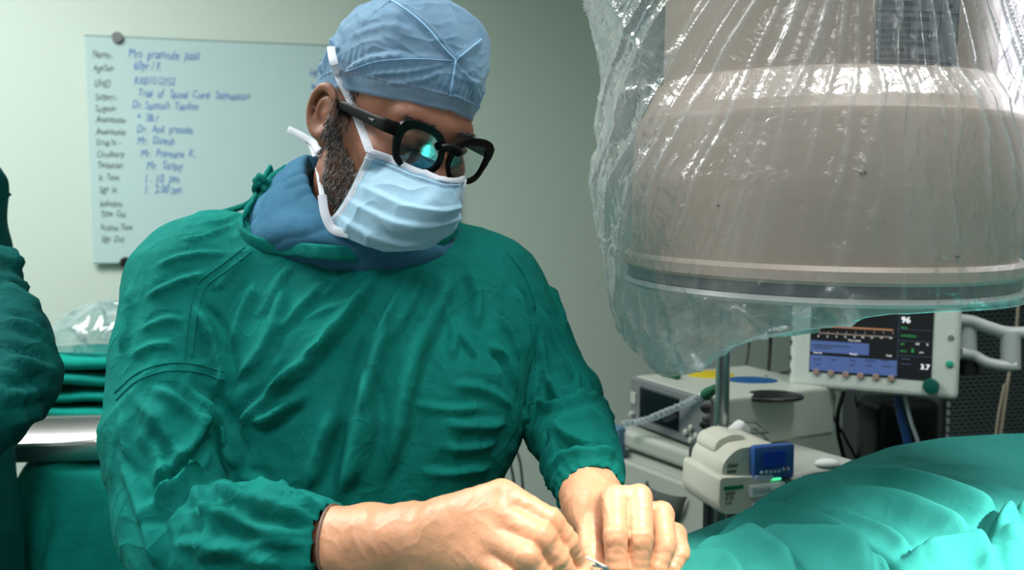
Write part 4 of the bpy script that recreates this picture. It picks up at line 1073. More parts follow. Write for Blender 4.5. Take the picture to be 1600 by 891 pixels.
# drawn folds of the gown: (photo polyline, width m, height m, side valley)
FOLDS = [
 ([(600, 405), (560, 470), (505, 540), (450, 590), (395, 620)], .010, .009, .5), ([(640, 420), (600, 520), (570, 620), (545, 720), (525, 790)], .011, .010, -.6),
 ([(700, 420), (690, 470), (650, 560), (620, 680), (585, 790)], .012, .009, .5), ([(560, 560), (575, 640), (560, 720), (530, 780)], .009, .009, .5),
 ([(480, 610), (430, 650), (390, 665)], .007, .010, .7), ([(470, 560), (430, 610), (388, 650), (384, 668)], .008, .008, -.6),
 ([(520, 640), (500, 700), (480, 780)], .010, .009, .6), ([(590, 620), (580, 700), (560, 780)], .009, .008, -.5),
 ([(445, 430), (430, 500), (400, 560), (360, 600)], .008, .006, .5), ([(520, 430), (470, 480), (420, 530)], .006, .005, .4), ([(400, 440), (380, 480), (355, 560)], .007, .005, -.4),
 ([(530, 500), (500, 540), (470, 560)], .005, .005, .4), ([(560, 420), (520, 450), (490, 475)], .004, .004, .3), ([(460, 400), (420, 470), (400, 500)], .004, .004, .3),
 ([(770, 490), (795, 520), (812, 570)], .005, .007, .5), ([(760, 540), (790, 560), (808, 620)], .005, .006, -.5), ([(715, 510), (745, 560)], .004, .005, .4), ([(800, 440), (815, 500), (822, 570)], .008, .006, .5),
 ([(700, 600), (760, 610), (805, 640)], .006, .005, .4), ([(690, 660), (740, 665), (795, 660)], .006, .006, .4), ([(680, 700), (740, 700), (780, 690)], .006, .005, -.4), ([(650, 740), (720, 735), (772, 730)], .006, .005, .4), ([(640, 630), (700, 640), (760, 635)], .005, .004, .4),
 ([(700, 470), (710, 520), (705, 570)], .006, .005, .4), ([(730, 410), (745, 470), (740, 520)], .008, .006, -.4), ([(665, 410), (650, 460), (600, 560)], .007, .005, .4),
 ([(622, 450), (605, 500), (570, 540)], .004, .004, .4), ([(470, 500), (520, 480), (560, 470)], .004, .003, .3),
 # his right sleeve
 ([(300, 470), (330, 520), (350, 580), (345, 620)], .008, .008, .6), ([(290, 600), (330, 650), (360, 700), (375, 745)], .010, .011, .7), ([(230, 600), (290, 640), (340, 690)], .008, .007, .5),
 ([(200, 610), (260, 680), (300, 760), (320, 800)], .009, .007, -.4), ([(320, 640), (300, 700), (260, 740), (235, 760)], .010, .010, .6), ([(335, 690), (310, 730), (270, 765), (230, 790)], .008, .009, -.6),
 ([(345, 745), (290, 760), (250, 790), (225, 830)], .009, .010, .6), ([(185, 700), (215, 770), (245, 850), (250, 890)], .009, .008, .5), ([(240, 680), (255, 740), (250, 780)], .006, .006, .4),
 ([(355, 742), (400, 752), (460, 775), (510, 800)], .007, .007, .6), ([(310, 765), (370, 775), (440, 800), (500, 815)], .007, .008, -.6), ([(280, 800), (350, 805), (420, 830), (480, 835)], .007, .007, .5), ([(420, 790), (460, 790), (500, 793)], .004, .005, .5),
 ([(400, 765), (440, 775), (480, 785)], .004, .005, .5), ([(260, 850), (330, 850), (400, 870), (460, 880)], .008, .007, .5), ([(300, 880), (350, 860), (420, 850), (500, 850)], .006, .006, -.5), ([(350, 770), (330, 810), (335, 850)], .006, .006, .4),
 ([(280, 375), (320, 370), (370, 350)], .004, .004, .4), ([(240, 420), (290, 400), (360, 395)], .005, .004, .4), ([(225, 470), (280, 440), (330, 425)], .005, .005, .4), ([(215, 520), (260, 500), (285, 505)], .005, .004, .4), ([(300, 350), (350, 345), (375, 335)], .004, .003, .4),
 ([(200, 560), (240, 540), (280, 540)], .005, .004, .3), ([(190, 640), (200, 700), (225, 740)], .006, .006, .4), ([(210, 440), (200, 500), (190, 560)], .007, .005, .4), ([(385, 400), (350, 440), (330, 455)], .004, .003, .4),
 # his left sleeve
 ([(835, 470), (860, 520), (890, 580), (915, 640)], .007, .007, .5), ([(840, 520), (850, 580), (880, 640)], .007, .007, -.5), ([(830, 620), (870, 640), (915, 625), (935, 615)], .006, .010, .7), ([(850, 690), (890, 660), (940, 650)], .007, .010, .7),
 ([(870, 670), (900, 690), (945, 695)], .006, .009, -.6), ([(855, 730), (890, 710), (940, 705), (970, 712)], .007, .010, .6), ([(880, 780), (890, 740), (930, 725), (970, 728)], .007, .009, .6), ([(885, 560), (900, 600), (905, 640)], .005, .005, .4),
 ([(815, 640), (825, 700), (855, 760)], .008, .008, .5), ([(850, 440), (870, 480), (885, 520)], .005, .005, .4), ([(838, 560), (835, 620), (815, 680)], .007, .007, -.5), ([(905, 760), (940, 745), (972, 742)], .004, .005, .4), ([(858, 600), (880, 615), (900, 600)], .004, .006, .5),
 ([(800, 400), (820, 440), (832, 500)], .006, .005, .5),
]
for px, wd, am, sd in FOLDS:
    fold(Vg, Ng, cast_line(bvh_g, px), wd*.85, am*1.7, sd, D=D)
# stitched seams
for px in ([(384, 385), (345, 415), (312, 440), (300, 470), (292, 520), (288, 565)], [(394, 392), (355, 423), (324, 446), (312, 474), (304, 522), (300, 560)]):
    fold(Vg, Ng, cast_line(bvh_g, px, 40), .0022, .0022, 0, .03, D)
for px in ([(178, 615), (215, 583), (260, 568), (310, 570), (352, 582)], [(178, 626), (215, 594), (260, 579), (310, 581), (352, 594)], [(800, 396), (822, 432), (836, 470), (838, 520)]):
    fold(Vg, Ng, cast_line(bvh_g, px, 40), .0022, .0022, 0, .03, D)
Vg = Vg+Ng*(D*1.0)[:, None]
Vg = relax(Vg, Fg, 1, .3)
SEAMS = []
bvh_g2 = BVHTree.FromPolygons(Vg.tolist(), Fg.tolist())
for px in ([(384, 385), (345, 415), (312, 440), (300, 470), (292, 520), (288, 565)], [(394, 392), (355, 423), (324, 446), (312, 474), (304, 522), (300, 560)], [(178, 615), (215, 583), (260, 568), (310, 570), (352, 582)], [(180, 627), (215, 595), (260, 580), (310, 582), (352, 595)], [(790, 392), (818, 428), (834, 470), (838, 520), (836, 580)]):
    SEAMS.append(cast_line(bvh_g2, px, 60))
# lower skirt below the frame
ang = np.linspace(0, 2*np.pi, 160, endpoint=False); V = []
for j in range(40):
    t = j/39; z = zcut+.01-t*(zcut-.42); f = 1+.12*t
    hw = np.interp(z, tz[:, 0], tz[:, 2])*f; hd = np.interp(z, tz[:, 0], tz[:, 4])*f; cx = np.interp(z, tz[:, 0], tz[:, 1]); cy = np.interp(z, tz[:, 0], tz[:, 3])
    w_ = 1+.05*t*np.sin(ang*11+2*np.sin(ang*3))
    c_, s2 = np.cos(ang), np.sin(ang); k = (np.abs(c_)**2.5+np.abs(s2)**2.5)**(-1/2.5)
    V.append(np.stack([cx+hw*k*c_*w_, cy+hd*k*s2*w_, 0*ang+z], 1))
V = np.concatenate(V); Fs = grid_faces(40, 160, True)[:, ::-1]
PE = thing('person', 'person in green surgical gown, blue cap, mask and black glasses bending over hands', 'person', (float((armR[0][0]+armL[0][0])/2), 1.12, 0))
def shell(name, Vw, Fw, m, parent, th, label=None):
    o = mesh_obj(name, Vw, Fw, m, parent, world=True, label=label)
    md = o.modifiers.new('thickness', 'SOLIDIFY'); md.thickness = th; md.offset = -1; return o
shell('gown', np.vstack([Vg, V]), np.vstack([Fg, Fs+len(Vg)]), m_gown, PE, .0016, 'dark teal green cotton gown')
for ln in SEAMS:
    q = np.array([ln[max(0, i-1):i+2].mean(0) for i in range(len(ln))]); mb = MB(); mb.tube(q[:, :3]+q[:, 3:]*.0004-np.array(PE.location), .0008, 6); mb.build('seam', m_gown, PE, smooth=True)
# neck binding of the gown: a raised band that follows the neckline
def band(px, dep, wdt, th, up_=None, n=60):
    """flat cloth strip: centre line from photo points with depths"""
    c = spline([P(a, b, d) for (a, b), d in zip(px, dep)], n); return c
nl = [(430, 262), (412, 292), (400, 318), (386, 338), (380, 360), (398, 378), (440, 387), (500, 393), (560, 397), (620, 396), (680, 378), (712, 352)]
ndep = [1.16, 1.13, 1.10, 1.075, 1.055, 1.035, 1.02, 1.01, 1.005, 1.01, 1.04, 1.09]
cl = spline([P(a, b, d) for (a, b), d in zip(nl, ndep)], 120)
for i in range(len(cl)):
    h_ = bvh_g.ray_cast(Vector(CAM), Vector(cl[i]-CAM).normalized())
    if h_[0] is not None and np.linalg.norm(np.array(h_[0])-cl[i]) < .06: cl[i] = .3*cl[i]+.7*np.array(h_[0])
cl = relaxed = np.array([cl[max(0, i-3):i+4].mean(0) for i in range(len(cl))])
T = np.gradient(cl, axis=0); T /= np.linalg.norm(T, axis=1)[:, None]
cen = P(560, 380, 1.13); O_ = cl-cen; O_[:, 2] *= .3; O_ /= np.linalg.norm(O_, axis=1)[:, None]
B_ = np.cross(T, O_); B_ /= np.linalg.norm(B_, axis=1)[:, None]; O_ = np.cross(B_, T)
if (B_[:, 2].mean()) < 0: B_ = -B_
V = []; 
for i in range(len(cl)):
    for k in range(16):
        a = 2*np.pi*k/16; ca, sa = math.cos(a), math.sin(a)
        V.append(cl[i]+B_[i]*.0085*np.sign(ca)*abs(ca)**.6+O_[i]*(.003+.0035*np.sign(sa)*abs(sa)**.7))
V = np.array(V); V += (.0012*noise3(V*60))[:, None]*np.repeat(O_, 16, 0)
mb = MB(); mb.add(V, grid_faces(len(cl), 16, True)); mb.build('neck_binding', m_gown, PE, world=True, smooth=True)
# tie knot at the back of the neck
kn = P(414, 298, 1.11)
mb = MB()
for k in range(3):
    t = np.linspace(0, 2*np.pi, 24); mb.tube(np.array(kn)+np.stack([.012*np.cos(t+k)*(1-.2*k), .006*np.sin(2*t), .010*np.sin(t)+.004*k], 1), .0042, 8)
mb.tube(spline([kn, P(425, 278, 1.13), P(448, 262, 1.15)], 20), .005, 8); mb.tube(spline([kn, P(402, 318, 1.10), P(392, 345, 1.08)], 20), .0045, 8)
mb.tube(spline([P(404, 302, 1.12), P(385, 320, 1.12), P(340, 335, 1.13), P(285, 356, 1.13)], 20), .004, 8)
mb.build('neck_tie', m_gown, PE, world=True, smooth=True)

# --- blue collar of the scrub suit / hood around the neck
m_blue = mat('blue_cloth', (62, 112, 140), .8, spec=.12, bump=[(900, .0002), (60, .0015)], vary=(20, (50, 98, 128)))
ctrl = []
n1 = H(np.array([0, -.020, -.085])); 
# rings from the hood edge down to the shoulders: (photo left, photo right, row slope...)
up_ring = [(478, 243, 1.14), (470, 262, 1.09), (480, 292, 1.06), (502, 326, 1.035), (540, 358, 1.02), (600, 376, 1.02), (660, 366, 1.06), (690, 330, 1.13), (640, 300, 1.19), (560, 262, 1.20)]
mid_ring = [(448, 262, 1.15), (430, 290, 1.09), (432, 322, 1.055), (462, 356, 1.025), (520, 380, 1.01), (600, 388, 1.01), (672, 372, 1.055), (704, 340, 1.13), (650, 300, 1.21), (550, 262, 1.22)]
low_ring = [(425, 285, 1.16), (400, 320, 1.10), (392, 352, 1.07), (412, 380, 1.045), (500, 402, 1.025), (600, 406, 1.025), (690, 392, 1.06), (722, 360, 1.13), (660, 330, 1.22), (540, 290, 1.23)]
ll_ring = [(418, 320, 1.18), (385, 350, 1.12), (385, 385, 1.09), (420, 412, 1.07), (500, 432, 1.05), (600, 435, 1.05), (690, 420, 1.08), (740, 390, 1.14), (680, 360, 1.22), (540, 320, 1.24)]
R4 = np.array([[P(*q) for q in r_] for r_ in (up_ring, mid_ring, low_ring, ll_ring)])
inner = R4[0]*.93+.07*R4[0].mean(0)-np.array([0, 0, .015])
R5 = np.concatenate([inner[None], R4]); R5 = np.concatenate([R5, R5[:, :1]], 1)
Vc = patch(R5, 60, 200).transpose(0, 1, 2)
Vc = Vc.reshape(-1, 3); Fc = grid_faces(60, 200)
Nc = vnormals(Vc, Fc); 
Vc += Nc*(.0022*(ridged(warp(Vc, .02, 8)*np.array([16, 16, 40])+3, 2)-.3)+.0035*noise3(Vc*np.array([10, 10, 26])))[:, None]
shell('scrub_collar', Vc, Fc, m_blue, PE, .0015, 'blue cloth collar around the neck')

# --- head and body
bodyV, bodyF = nets(lambda p: smin(smin(torso(p.astype(np.float32))+.022, chain(p, armR[1:-1]+[wrR, P(600, 850, .83)], [.045, .042, .04, .036, .034, .034, .03, .027, .025, .024], .01), .02),
              smin(chain(p, armL[1:]+[P(930, 790, .92)], [.045, .042, .038, .036, .03, .025, .022], .01), s_cap(p, P(560, 420, 1.14), H(np.array([0, -.02, -.09])), .06, .05), .02), .02), (-.5, .76, .80), (.22, 1.32, 1.6), .009)
lv = [Vh, bodyV]; lf = [Fh, bodyF+len(Vh)]; nn_ = len(Vh)+len(bodyV)
legV, legF = nets(lambda p: np.minimum(chain(p, [(-.28, 1.13, .85), (-.28, 1.12, .5), (-.28, 1.14, .09)], [.085, .055, .04], .02), chain(p, [(-.05, 1.13, .85), (-.05, 1.12, .5), (-.05, 1.14, .09)], [.085, .055, .04], .02)), (-.40, 1.0, .03), (.08, 1.26, .95), .012)
lv.append(legV); lf.append(legF+nn_)
mesh_obj('body', np.vstack(lv), np.vstack(lf), m_skin, PE, world=True)
for sx in (-.28, -.05):
    V, Fq = nets(lambda p: smin(s_ell(p, (0, -.06, .035), (.045, .13, .035)), s_ell(p, (0, .03, .05), (.042, .06, .05)), .03), (-.08, -.22, -.01), (.08, .12, .13), .008)
    V[:, 2] = np.maximum(V[:, 2], .001); V += np.array([sx, 1.14, 0]); mesh_obj('clog', V, Fq, mat('clog_green', (40, 90, 90), .5), PE, world=True)
# hair, brows, beard
def on_head(dirw, fr=None): pass
def strands(name, pts, nrm, length, direction, mats, rad=.00035, curl=.3, parent=PE, label=None):
    V = []; Fc = []; mi = []; n = 0
    for i, (p_, n_) in enumerate(zip(pts, nrm)):
        d = direction(p_, n_)+n_*.55+rng.randn(3)*curl; d /= np.linalg.norm(d); L_ = length*(.5+rng.rand()); s1 = np.cross(d, rng.randn(3)); s1 /= np.linalg.norm(s1); s2 = np.cross(d, s1)
        bend = rng.randn(3)*.25*L_-n_*.2*L_
        q0, q1, q2 = p_-n_*.0005, p_+d*L_*.5, p_+d*L_+bend
        for q, r_ in ((q0, rad), (q1, rad*.85)):
            for a in (0, 2.09, 4.19): V.append(q+(s1*math.cos(a)+s2*math.sin(a))*r_)
        V.append(q2)
        for a in range(3): b = (a+1) % 3; Fc.append([n+a, n+b, n+3+b, n+3+a]); Fc.append([n+3+a, n+3+b, n+6])
        k = rng.randint(len(mats)); mi += [k]*6; n += 7
    return mesh_obj(name, V, Fc, mats[0], parent, world=True, smooth=False, mats=mats[1:], mi=mi, label=label)
m_hk = mat('hair_black', (22, 20, 20), .5); m_hg = mat('hair_grey', (150, 146, 142), .5); m_hw = mat('hair_white', (205, 202, 198), .5); m_hd = mat('hair_dark_grey', (70, 66, 64), .5)
Nh = vnormals(Vh, Fh); Lh = Hinv(Vh)
def sample(mask, n):
    fm = mask[Fh].all(1); ff = Fh[fm]; a = np.linalg.norm(np.cross(Vh[ff[:, 1]]-Vh[ff[:, 0]], Vh[ff[:, 3]]-Vh[ff[:, 0]]), axis=1); i = rng.choice(len(ff), n, p=a/a.sum()); u, v = rng.rand(n, 1), rng.rand(n, 1)
    q = ff[i]; p_ = (Vh[q[:, 0]]*(1-u)+Vh[q[:, 1]]*u)*(1-v)+(Vh[q[:, 3]]*(1-u)+Vh[q[:, 2]]*u)*v; return p_, Nh[q[:, 0]]
x, y, z = Lh[:, 0], Lh[:, 1], Lh[:, 2]; ax_ = np.abs(x)
jaw = (z < np.interp(y, [0, .02, .05, .09], [-.005, -.03, -.055, -.066])) & (z > -.135) & (y > .002+.25*np.clip(-.05-z, 0, .1)-.0) & (ax_ > .0) 
dn = HR @ np.array([0, .25, -1.0])
p_, n_ = sample(jaw, 12000)
jit = noise3(Hinv(p_)*50); kp_ = jit > -.75; p_, n_ = p_[kp_], n_[kp_]
strands('beard', p_, n_, .0085, lambda p, n: dn*1.0, [m_hk, m_hk, m_hk, m_hd, m_hg, m_hg, m_hw], .00024, .45, label='short black and grey beard')
sb = (ax_ > .060) & (y > -.002) & (y < .022) & (z > -.035) & (z < .045)
p_, n_ = sample(sb, 2200); strands('sideburn', p_, n_, .007, lambda p, n: dn, [m_hk, m_hg, m_hk], .00022, .2)
scalp = (z > np.interp(y, [-.1, -.02, .02, .06, .1], [-.04, .035, .045, .06, .065])) & (ax_ < .074)
p_, n_ = sample(scalp, 9000); back = HR @ np.array([0, -1.0, -.2]); strands('hair', p_, n_, .014, lambda p, n: back*1.5, [m_hk, m_hk, m_hd], .0009, .25, label='short dark hair under the cap')
scf = scalp[Fh].all(1); us = np.unique(Fh[scf]); mp_ = -np.ones(len(Vh), int); mp_[us] = np.arange(len(us)); mesh_obj('hair', (Vh+Nh*.0022)[us], mp_[Fh[scf]], m_hk, PE, world=True, label='dense dark hair under the cap')
nape = (z < -.0) & (z > -.07) & (y < -.035) & (ax_ < .066)
p_, n_ = sample(nape, 2500); strands('hair', p_, n_, .010, lambda p, n: dn, [m_hk, m_hd, m_hg], .0003, .25, label='short greying hair at the nape')
brow = (ax_ > .014) & (ax_ < .050) & (y > .06) & (z > .0195) & (z < .0265)
outw = lambda p, n: HR @ np.array([np.sign((Hinv(p))[0])*1.0, 0, .1])
for sd_ in (-1, 1):
    p_, n_ = sample(brow & (x*sd_ > 0), 210); strands('eyebrow', p_, n_, .005, outw, [m_hk, m_hd], .0003, .15)
lash = (ax_ > .020) & (ax_ < .046) & (z > -.011) & (z < -.003) & (y > .085)
for sd_ in (-1, 1):
    p_, n_ = sample(lash & (x*sd_ > 0), 130)
    strands('eyelash', p_, n_, .006, lambda p, n: HR @ np.array([0, .6, -.6]), [m_hk], .0003, .1)
# --- surgical cap: thin blue non-woven cloth, gathered, with a stitched band
def cloth_mat(name, col, col2, transp, bump, sc=60):
    m = mat(name, col, .75, bump=bump, vary=(sc, col2), sheen=.2); nt = m.node_tree; b = nt.nodes['Principled BSDF']; out = nt.nodes['Material Output']
    tl_ = nt.nodes.new('ShaderNodeBsdfTranslucent'); tl_.inputs[0].default_value = (*lin(col), 1); mx = nt.nodes.new('ShaderNodeMixShader'); mx.inputs[0].default_value = .3
    tr = nt.nodes.new('ShaderNodeBsdfTransparent'); m2 = nt.nodes.new('ShaderNodeMixShader'); m2.inputs[0].default_value = transp
    nt.links.new(b.outputs[0], mx.inputs[1]); nt.links.new(tl_.outputs[0], mx.inputs[2]); nt.links.new(mx.outputs[0], m2.inputs[1]); nt.links.new(tr.outputs[0], m2.inputs[2]); nt.links.new(m2.outputs[0], out.inputs[0])
    return m
m_cap = cloth_mat('cap_cloth', (160, 202, 232), (136, 182, 216), .56, [(1400, .0002), (90, .0012)])
nu, nv = 420, 200
th = np.linspace(0, 2*np.pi, nu, endpoint=False)      # 0 = his left (+x), pi/2 = forehead
c0 = np.array([0, -.008, .040])
V = np.zeros((nv, nu, 3))
bandz = np.interp(th, np.radians([0, 30, 60, 90, 120, 150, 180, 215, 245, 270, 295, 325, 360]), [.020, .030, .040, .045, .040, .030, .020, -.012, -.038, -.045, -.038, -.012, .020])
# radii of the cap at the rim and above
for j in range(nv):
    t = j/(nv-1)
    ph = t*np.pi/2
    zr = (bandz-c0[2])*(1-t)**1.0
    e = np.cos(ph)**.75
    rx = .0800+.010*np.sin(np.pi*np.clip(t*1.25, 0, 1)); ry = np.where(np.sin(th) > 0, .103+.004*np.sin(np.pi*t), .104+.022*np.sin(np.pi*np.clip(t*1.3+.12, 0, 1)))
    x_ = rx*np.cos(th)*e; y_ = ry*np.sin(th)*e
    zz2 = zr*np.cos(ph)+(.110+.004*(np.sin(th) < 0))*np.sin(ph)
    V[j, :, 0] = c0[0]+x_; V[j, :, 1] = c0[1]+y_; V[j, :, 2] = c0[2]+zz2
V = V.reshape(-1, 3); Fc = grid_faces(nv, nu, True)
Vw = H(V); Fc = Fc[:, ::-1]
# outward check
Nw = vnormals(Vw, Fc)
if ((Vw-H(c0)) * Nw).sum() < 0: Fc = Fc[:, ::-1]; Nw = -Nw
t_ = np.repeat(np.arange(nv)/(nv-1), nu); tht = np.tile(th, nv)
Dc = np.zeros(len(Vw))
puff = np.clip((t_-.12)/.12, 0, 1)
Dc += .017*np.exp(-(np.linalg.norm(Vw-P(742, 62, 1.07), axis=1)/.045)**2)*puff+.008*np.exp(-(np.linalg.norm(Vw-P(560, 10, 1.10), axis=1)/.07)**2)*puff
Dc += puff*(.003*noise3(V*14)+.0022*(ridged(warp(V, .02, 10)*np.array([14, 14, 26])+2, 2)-.3))
Dc += np.clip(1-np.abs(t_-.16)/.12, 0, 1)*.0022*np.abs(np.sin(tht*34+3*noise3(V*20)))
Dc += .0014*(ridged(warp(V, .01, 30)*np.array([30, 30, 60]), 2)-.3)*puff
bvh_c = BVHTree.FromPolygons(Vw.tolist(), Fc.tolist())
CF = [([(560, -20), (620, 5), (665, 40), (690, 70), (712, 95)], .0035, .0050, 0), ([(712, 95), (732, 78), (756, 60)], .0035, .0060, 0), ([(712, 95), (708, 120), (703, 148)], .003, .0045, 0),
      ([(712, 95), (650, 92), (590, 96), (540, 112)], .005, .0035, .4), ([(535, 118), (580, 92), (640, 84)], .004, .0035, .4), ([(540, 60), (600, 42), (650, 50)], .006, .003, .4), ([(700, 100), (640, 112), (570, 118)], .003, .003, .4),
      ([(735, 120), (745, 150), (742, 170)], .004, .004, .4), ([(500, 120), (515, 90), (530, 60)], .005, .006, .5), ([(530, 80), (525, 40), (545, 10)], .005, .005, -.5), ([(690, 110), (660, 125), (600, 132)], .003, .0025, .3), ([(720, 110), (735, 125), (750, 130)], .003, .003, .3)]
for px, wd, am, sd in CF: fold(Vw, Nw, cast_line(bvh_c, px), wd, am, sd, .15, Dc)
for lev in (.015, .105):   # stitched edges of the band
    Dc += .0012*np.exp(-((t_-lev)/.008)**2)
Dc += .0010*(t_ < .11)
Vw = Vw+Nw*Dc[:, None]
Fc_cap = Fc
CAP = mesh_obj('cap', Vw, Fc, m_cap, PE, world=True, label='light blue gathered surgical cap')
md = CAP.modifiers.new('t', 'SOLIDIFY'); md.thickness = .0006
# stitched seams meeting at the front corner
bvh_c2 = BVHTree.FromPolygons(Vw.tolist(), Fc.tolist())
for px, r_ in (([(560, -20), (620, 5), (665, 40), (690, 70), (712, 95)], .0011), ([(712, 95), (732, 78), (752, 62)], .0011), ([(712, 95), (708, 120), (703, 150)], .0011), ([(712, 95), (650, 92), (590, 96), (540, 112)], .0006)):
    ln = cast_line(bvh_c2, px, 40)
    if len(ln) > 4: mb = MB(); mb.tube(ln[:, :3]+ln[:, 3:]*.0003-np.array(PE.location), r_, 6); mb.build('seam', mat('seam_blue', (150, 198, 236), .7), CAP, smooth=True, label='pale blue seam')
# stitches along the band
mb = MB(); Vg2 = Vw.reshape(nv, nu, 3); Ng2 = Nw.reshape(nv, nu, 3)
for j in (5, 22):
    for i in range(0, nu, 3):
        a, b = Vg2[j, i], Vg2[j, (i+1) % nu]; mb.tube([a+Ng2[j, i]*.0004, b+Ng2[j, i]*.0004], .00035, 5)
mb.build('stitching', mat('stitch_blue', (58, 92, 140), .7), CAP, label='dark blue stitches')
for o in (bpy.data.objects['stitching'],): o.location = (0, 0, 0)
o = bpy.data.objects['stitching']
# (cap vertices are stored relative to the person, so are the stitches)
Vs = np.zeros(len(o.data.vertices)*3); o.data.vertices.foreach_get('co', Vs); Vs = Vs.reshape(-1, 3)-np.array(PE.location); o.data.vertices.foreach_set('co', Vs.ravel()); o.data.update()

# --- face mask
m_mask = cloth_mat('mask_cloth', (178, 216, 236), (166, 208, 230), .05, [(1800, .00015), (160, .0006)])
m_maskw = cloth_mat('mask_white', (226, 230, 238), (218, 224, 234), .03, [(2200, .0002)])
def HD(px, py, d): return P(px, py, d)
ctrl = [  # rows from the top edge to the bottom edge, from his right cheek across the nose to his left
    [(579, 234, 1.020), (612, 246, .985), (650, 262, .962), (688, 276, .945), (712, 280, .965), (725, 278, 1.01)],
    [(563, 262, 1.014), (600, 274, .972), (642, 292, .944), (684, 302, .930), (712, 302, .955), (723, 296, 1.01)],
    [(548, 294, 1.010), (588, 306, .966), (634, 322, .935), (680, 326, .925), (710, 322, .950), (720, 314, 1.01)],
    [(530, 325, 1.014), (570, 342, .975), (620, 356, .942), (670, 354, .934), (704, 344, .960), (717, 330, 1.01)],
    [(508, 350, 1.030), (545, 372, 1.000), (606, 389, .975), (662, 384, .968), (700, 363, .985), (713, 346, 1.02)],
]
C_ = np.array([[P(*q) for q in r_] for r_ in ctrl])
nu2, nv2 = 150, 180
Vm = patch(C_, nu2, nv2); Um = np.linspace(0, 1, nu2)[:, None]+0*np.linspace(0, 1, nv2)[None]; Wm = 0*Um+np.linspace(0, 1, nv2)[None]
Vf = Vm.reshape(-1, 3).copy()
push = np.zeros(len(Vf))
for i in range(len(Vf)):
    dv = Vector(Vf[i]-CAM); L_ = dv.length; h_ = bvh_head.ray_cast(Vector(CAM), dv.normalized())
    if h_[0] is not None and h_[3] < L_+.004: push[i] = L_+.004-h_[3]
push = np.minimum(push, .04).reshape(nu2, nv2)
for _ in range(10):
    q = np.pad(push, 1, mode='edge'); push = np.maximum(push, (q[:-2, 1:-1]+q[2:, 1:-1]+q[1:-1, :-2]+q[1:-1, 2:])/4)
dirs = CAM-Vf; dirs /= np.linalg.norm(dirs, axis=1)[:, None]; Vf += dirs*push.ravel()[:, None]; Vm = Vf.reshape(nu2, nv2, 3)
Fm = grid_faces(nu2, nv2); Nm = vnormals(Vf, Fm)
if (Nm @ FW).mean() > 0: Fm = Fm[:, ::-1]; Nm = -Nm
U, W_ = Um.ravel(), Wm.ravel(); Dm = 0*U
edge = np.clip(np.minimum(W_, 1-W_)/.15, 0, 1)
for lv_, am in ((.45, .007), (.64, .0075), (.84, .006)):       # horizontal pleats, each a step
    c = lv_+.05*np.sin((W_-.2)*3.0); s_ = (U-c)/.013; Dm += am*edge*(1/(1+np.exp(-s_*1.2)))*np.exp(-np.clip(U-c, 0, 1)/.13)
Dm += .0016*noise3(Vf*30)*edge+.0018*edge*(ridged(warp(Vf, .02, 15)*np.array([20, 20, 36]), 2)-.3)
for c in (.035, .115): Dm += .0008*np.exp(-((U-c)/.008)**2)
Vf = Vf+Nm*Dm[:, None]
MK = mesh_obj('face_mask', Vf, Fm, m_mask, PE, world=True, label='pale blue pleated surgical mask')
md = MK.modifiers.new('t', 'SOLIDIFY'); md.thickness = .0012
pel = np.array(PE.location)
Vg3 = Vf.reshape(nu2, nv2, 3); Ng3 = Nm.reshape(nu2, nv2, 3)
def strip(line, nrm, wdir, wd, th_, name, m, parent, n=8):
    V = []
    for c, n_, w_ in zip(line, nrm, wdir):
        for k in range(n):
            a = 2*np.pi*k/n; V.append(c+w_*wd*math.cos(a)+n_*th_*math.sin(a))
    mb = MB(); mb.add(np.array(V)-pel, grid_faces(len(line), n, True)); return mb.build(name, m, parent, smooth=True)
# white edge bindings: top, his right side, bottom corner, his left side
top = Vg3[1]; wd_ = Vg3[8]-Vg3[0]; wd_ /= np.linalg.norm(wd_, axis=1)[:, None]
strip(Vg3[4], Ng3[4], wd_, .0042, .0012, 'edge_binding', m_maskw, MK)
lf_ = Vg3[:, 5]; wl_ = Vg3[:, 12]-Vg3[:, 0]; wl_ /= np.linalg.norm(wl_, axis=1)[:, None]
strip(lf_, Ng3[:, 5], wl_, .0062, .0012, 'edge_binding', m_maskw, MK)
rt_ = Vg3[:, -4]; strip(rt_, Ng3[:, -4], wl_, .0045, .0012, 'edge_binding', m_maskw, MK)
def dots(rows_, j0, j1, name='stitching'):
    mb = MB()
    for j in rows_:
        for i in range(j0, j1, 3):
            a = Vg3[j, i]+Ng3[j, i]*.0012; b = Vg3[j, i+1]+Ng3[j, i+1]*.0012; mb.tube([a-pel, b-pel], .00055, 5)
    return mb
dots((13, 19, 22), 16, 150).build('stitching', mat('stitch_grey', (70, 100, 135), .7), MK, label='grey blue stitch dots')
mb = MB()
for i in range(4, nu2-4, 2):
    for j in (3, 6, 10):
        a = Vg3[i, j]+Ng3[i, j]*.0014; b = Vg3[i, j+1]+Ng3[i, j+1]*.0014; mb.tube([a-pel, b-pel], .00028, 4)
mb.build('stitching', mat('stitch_pale', (160, 172, 190), .7), MK)
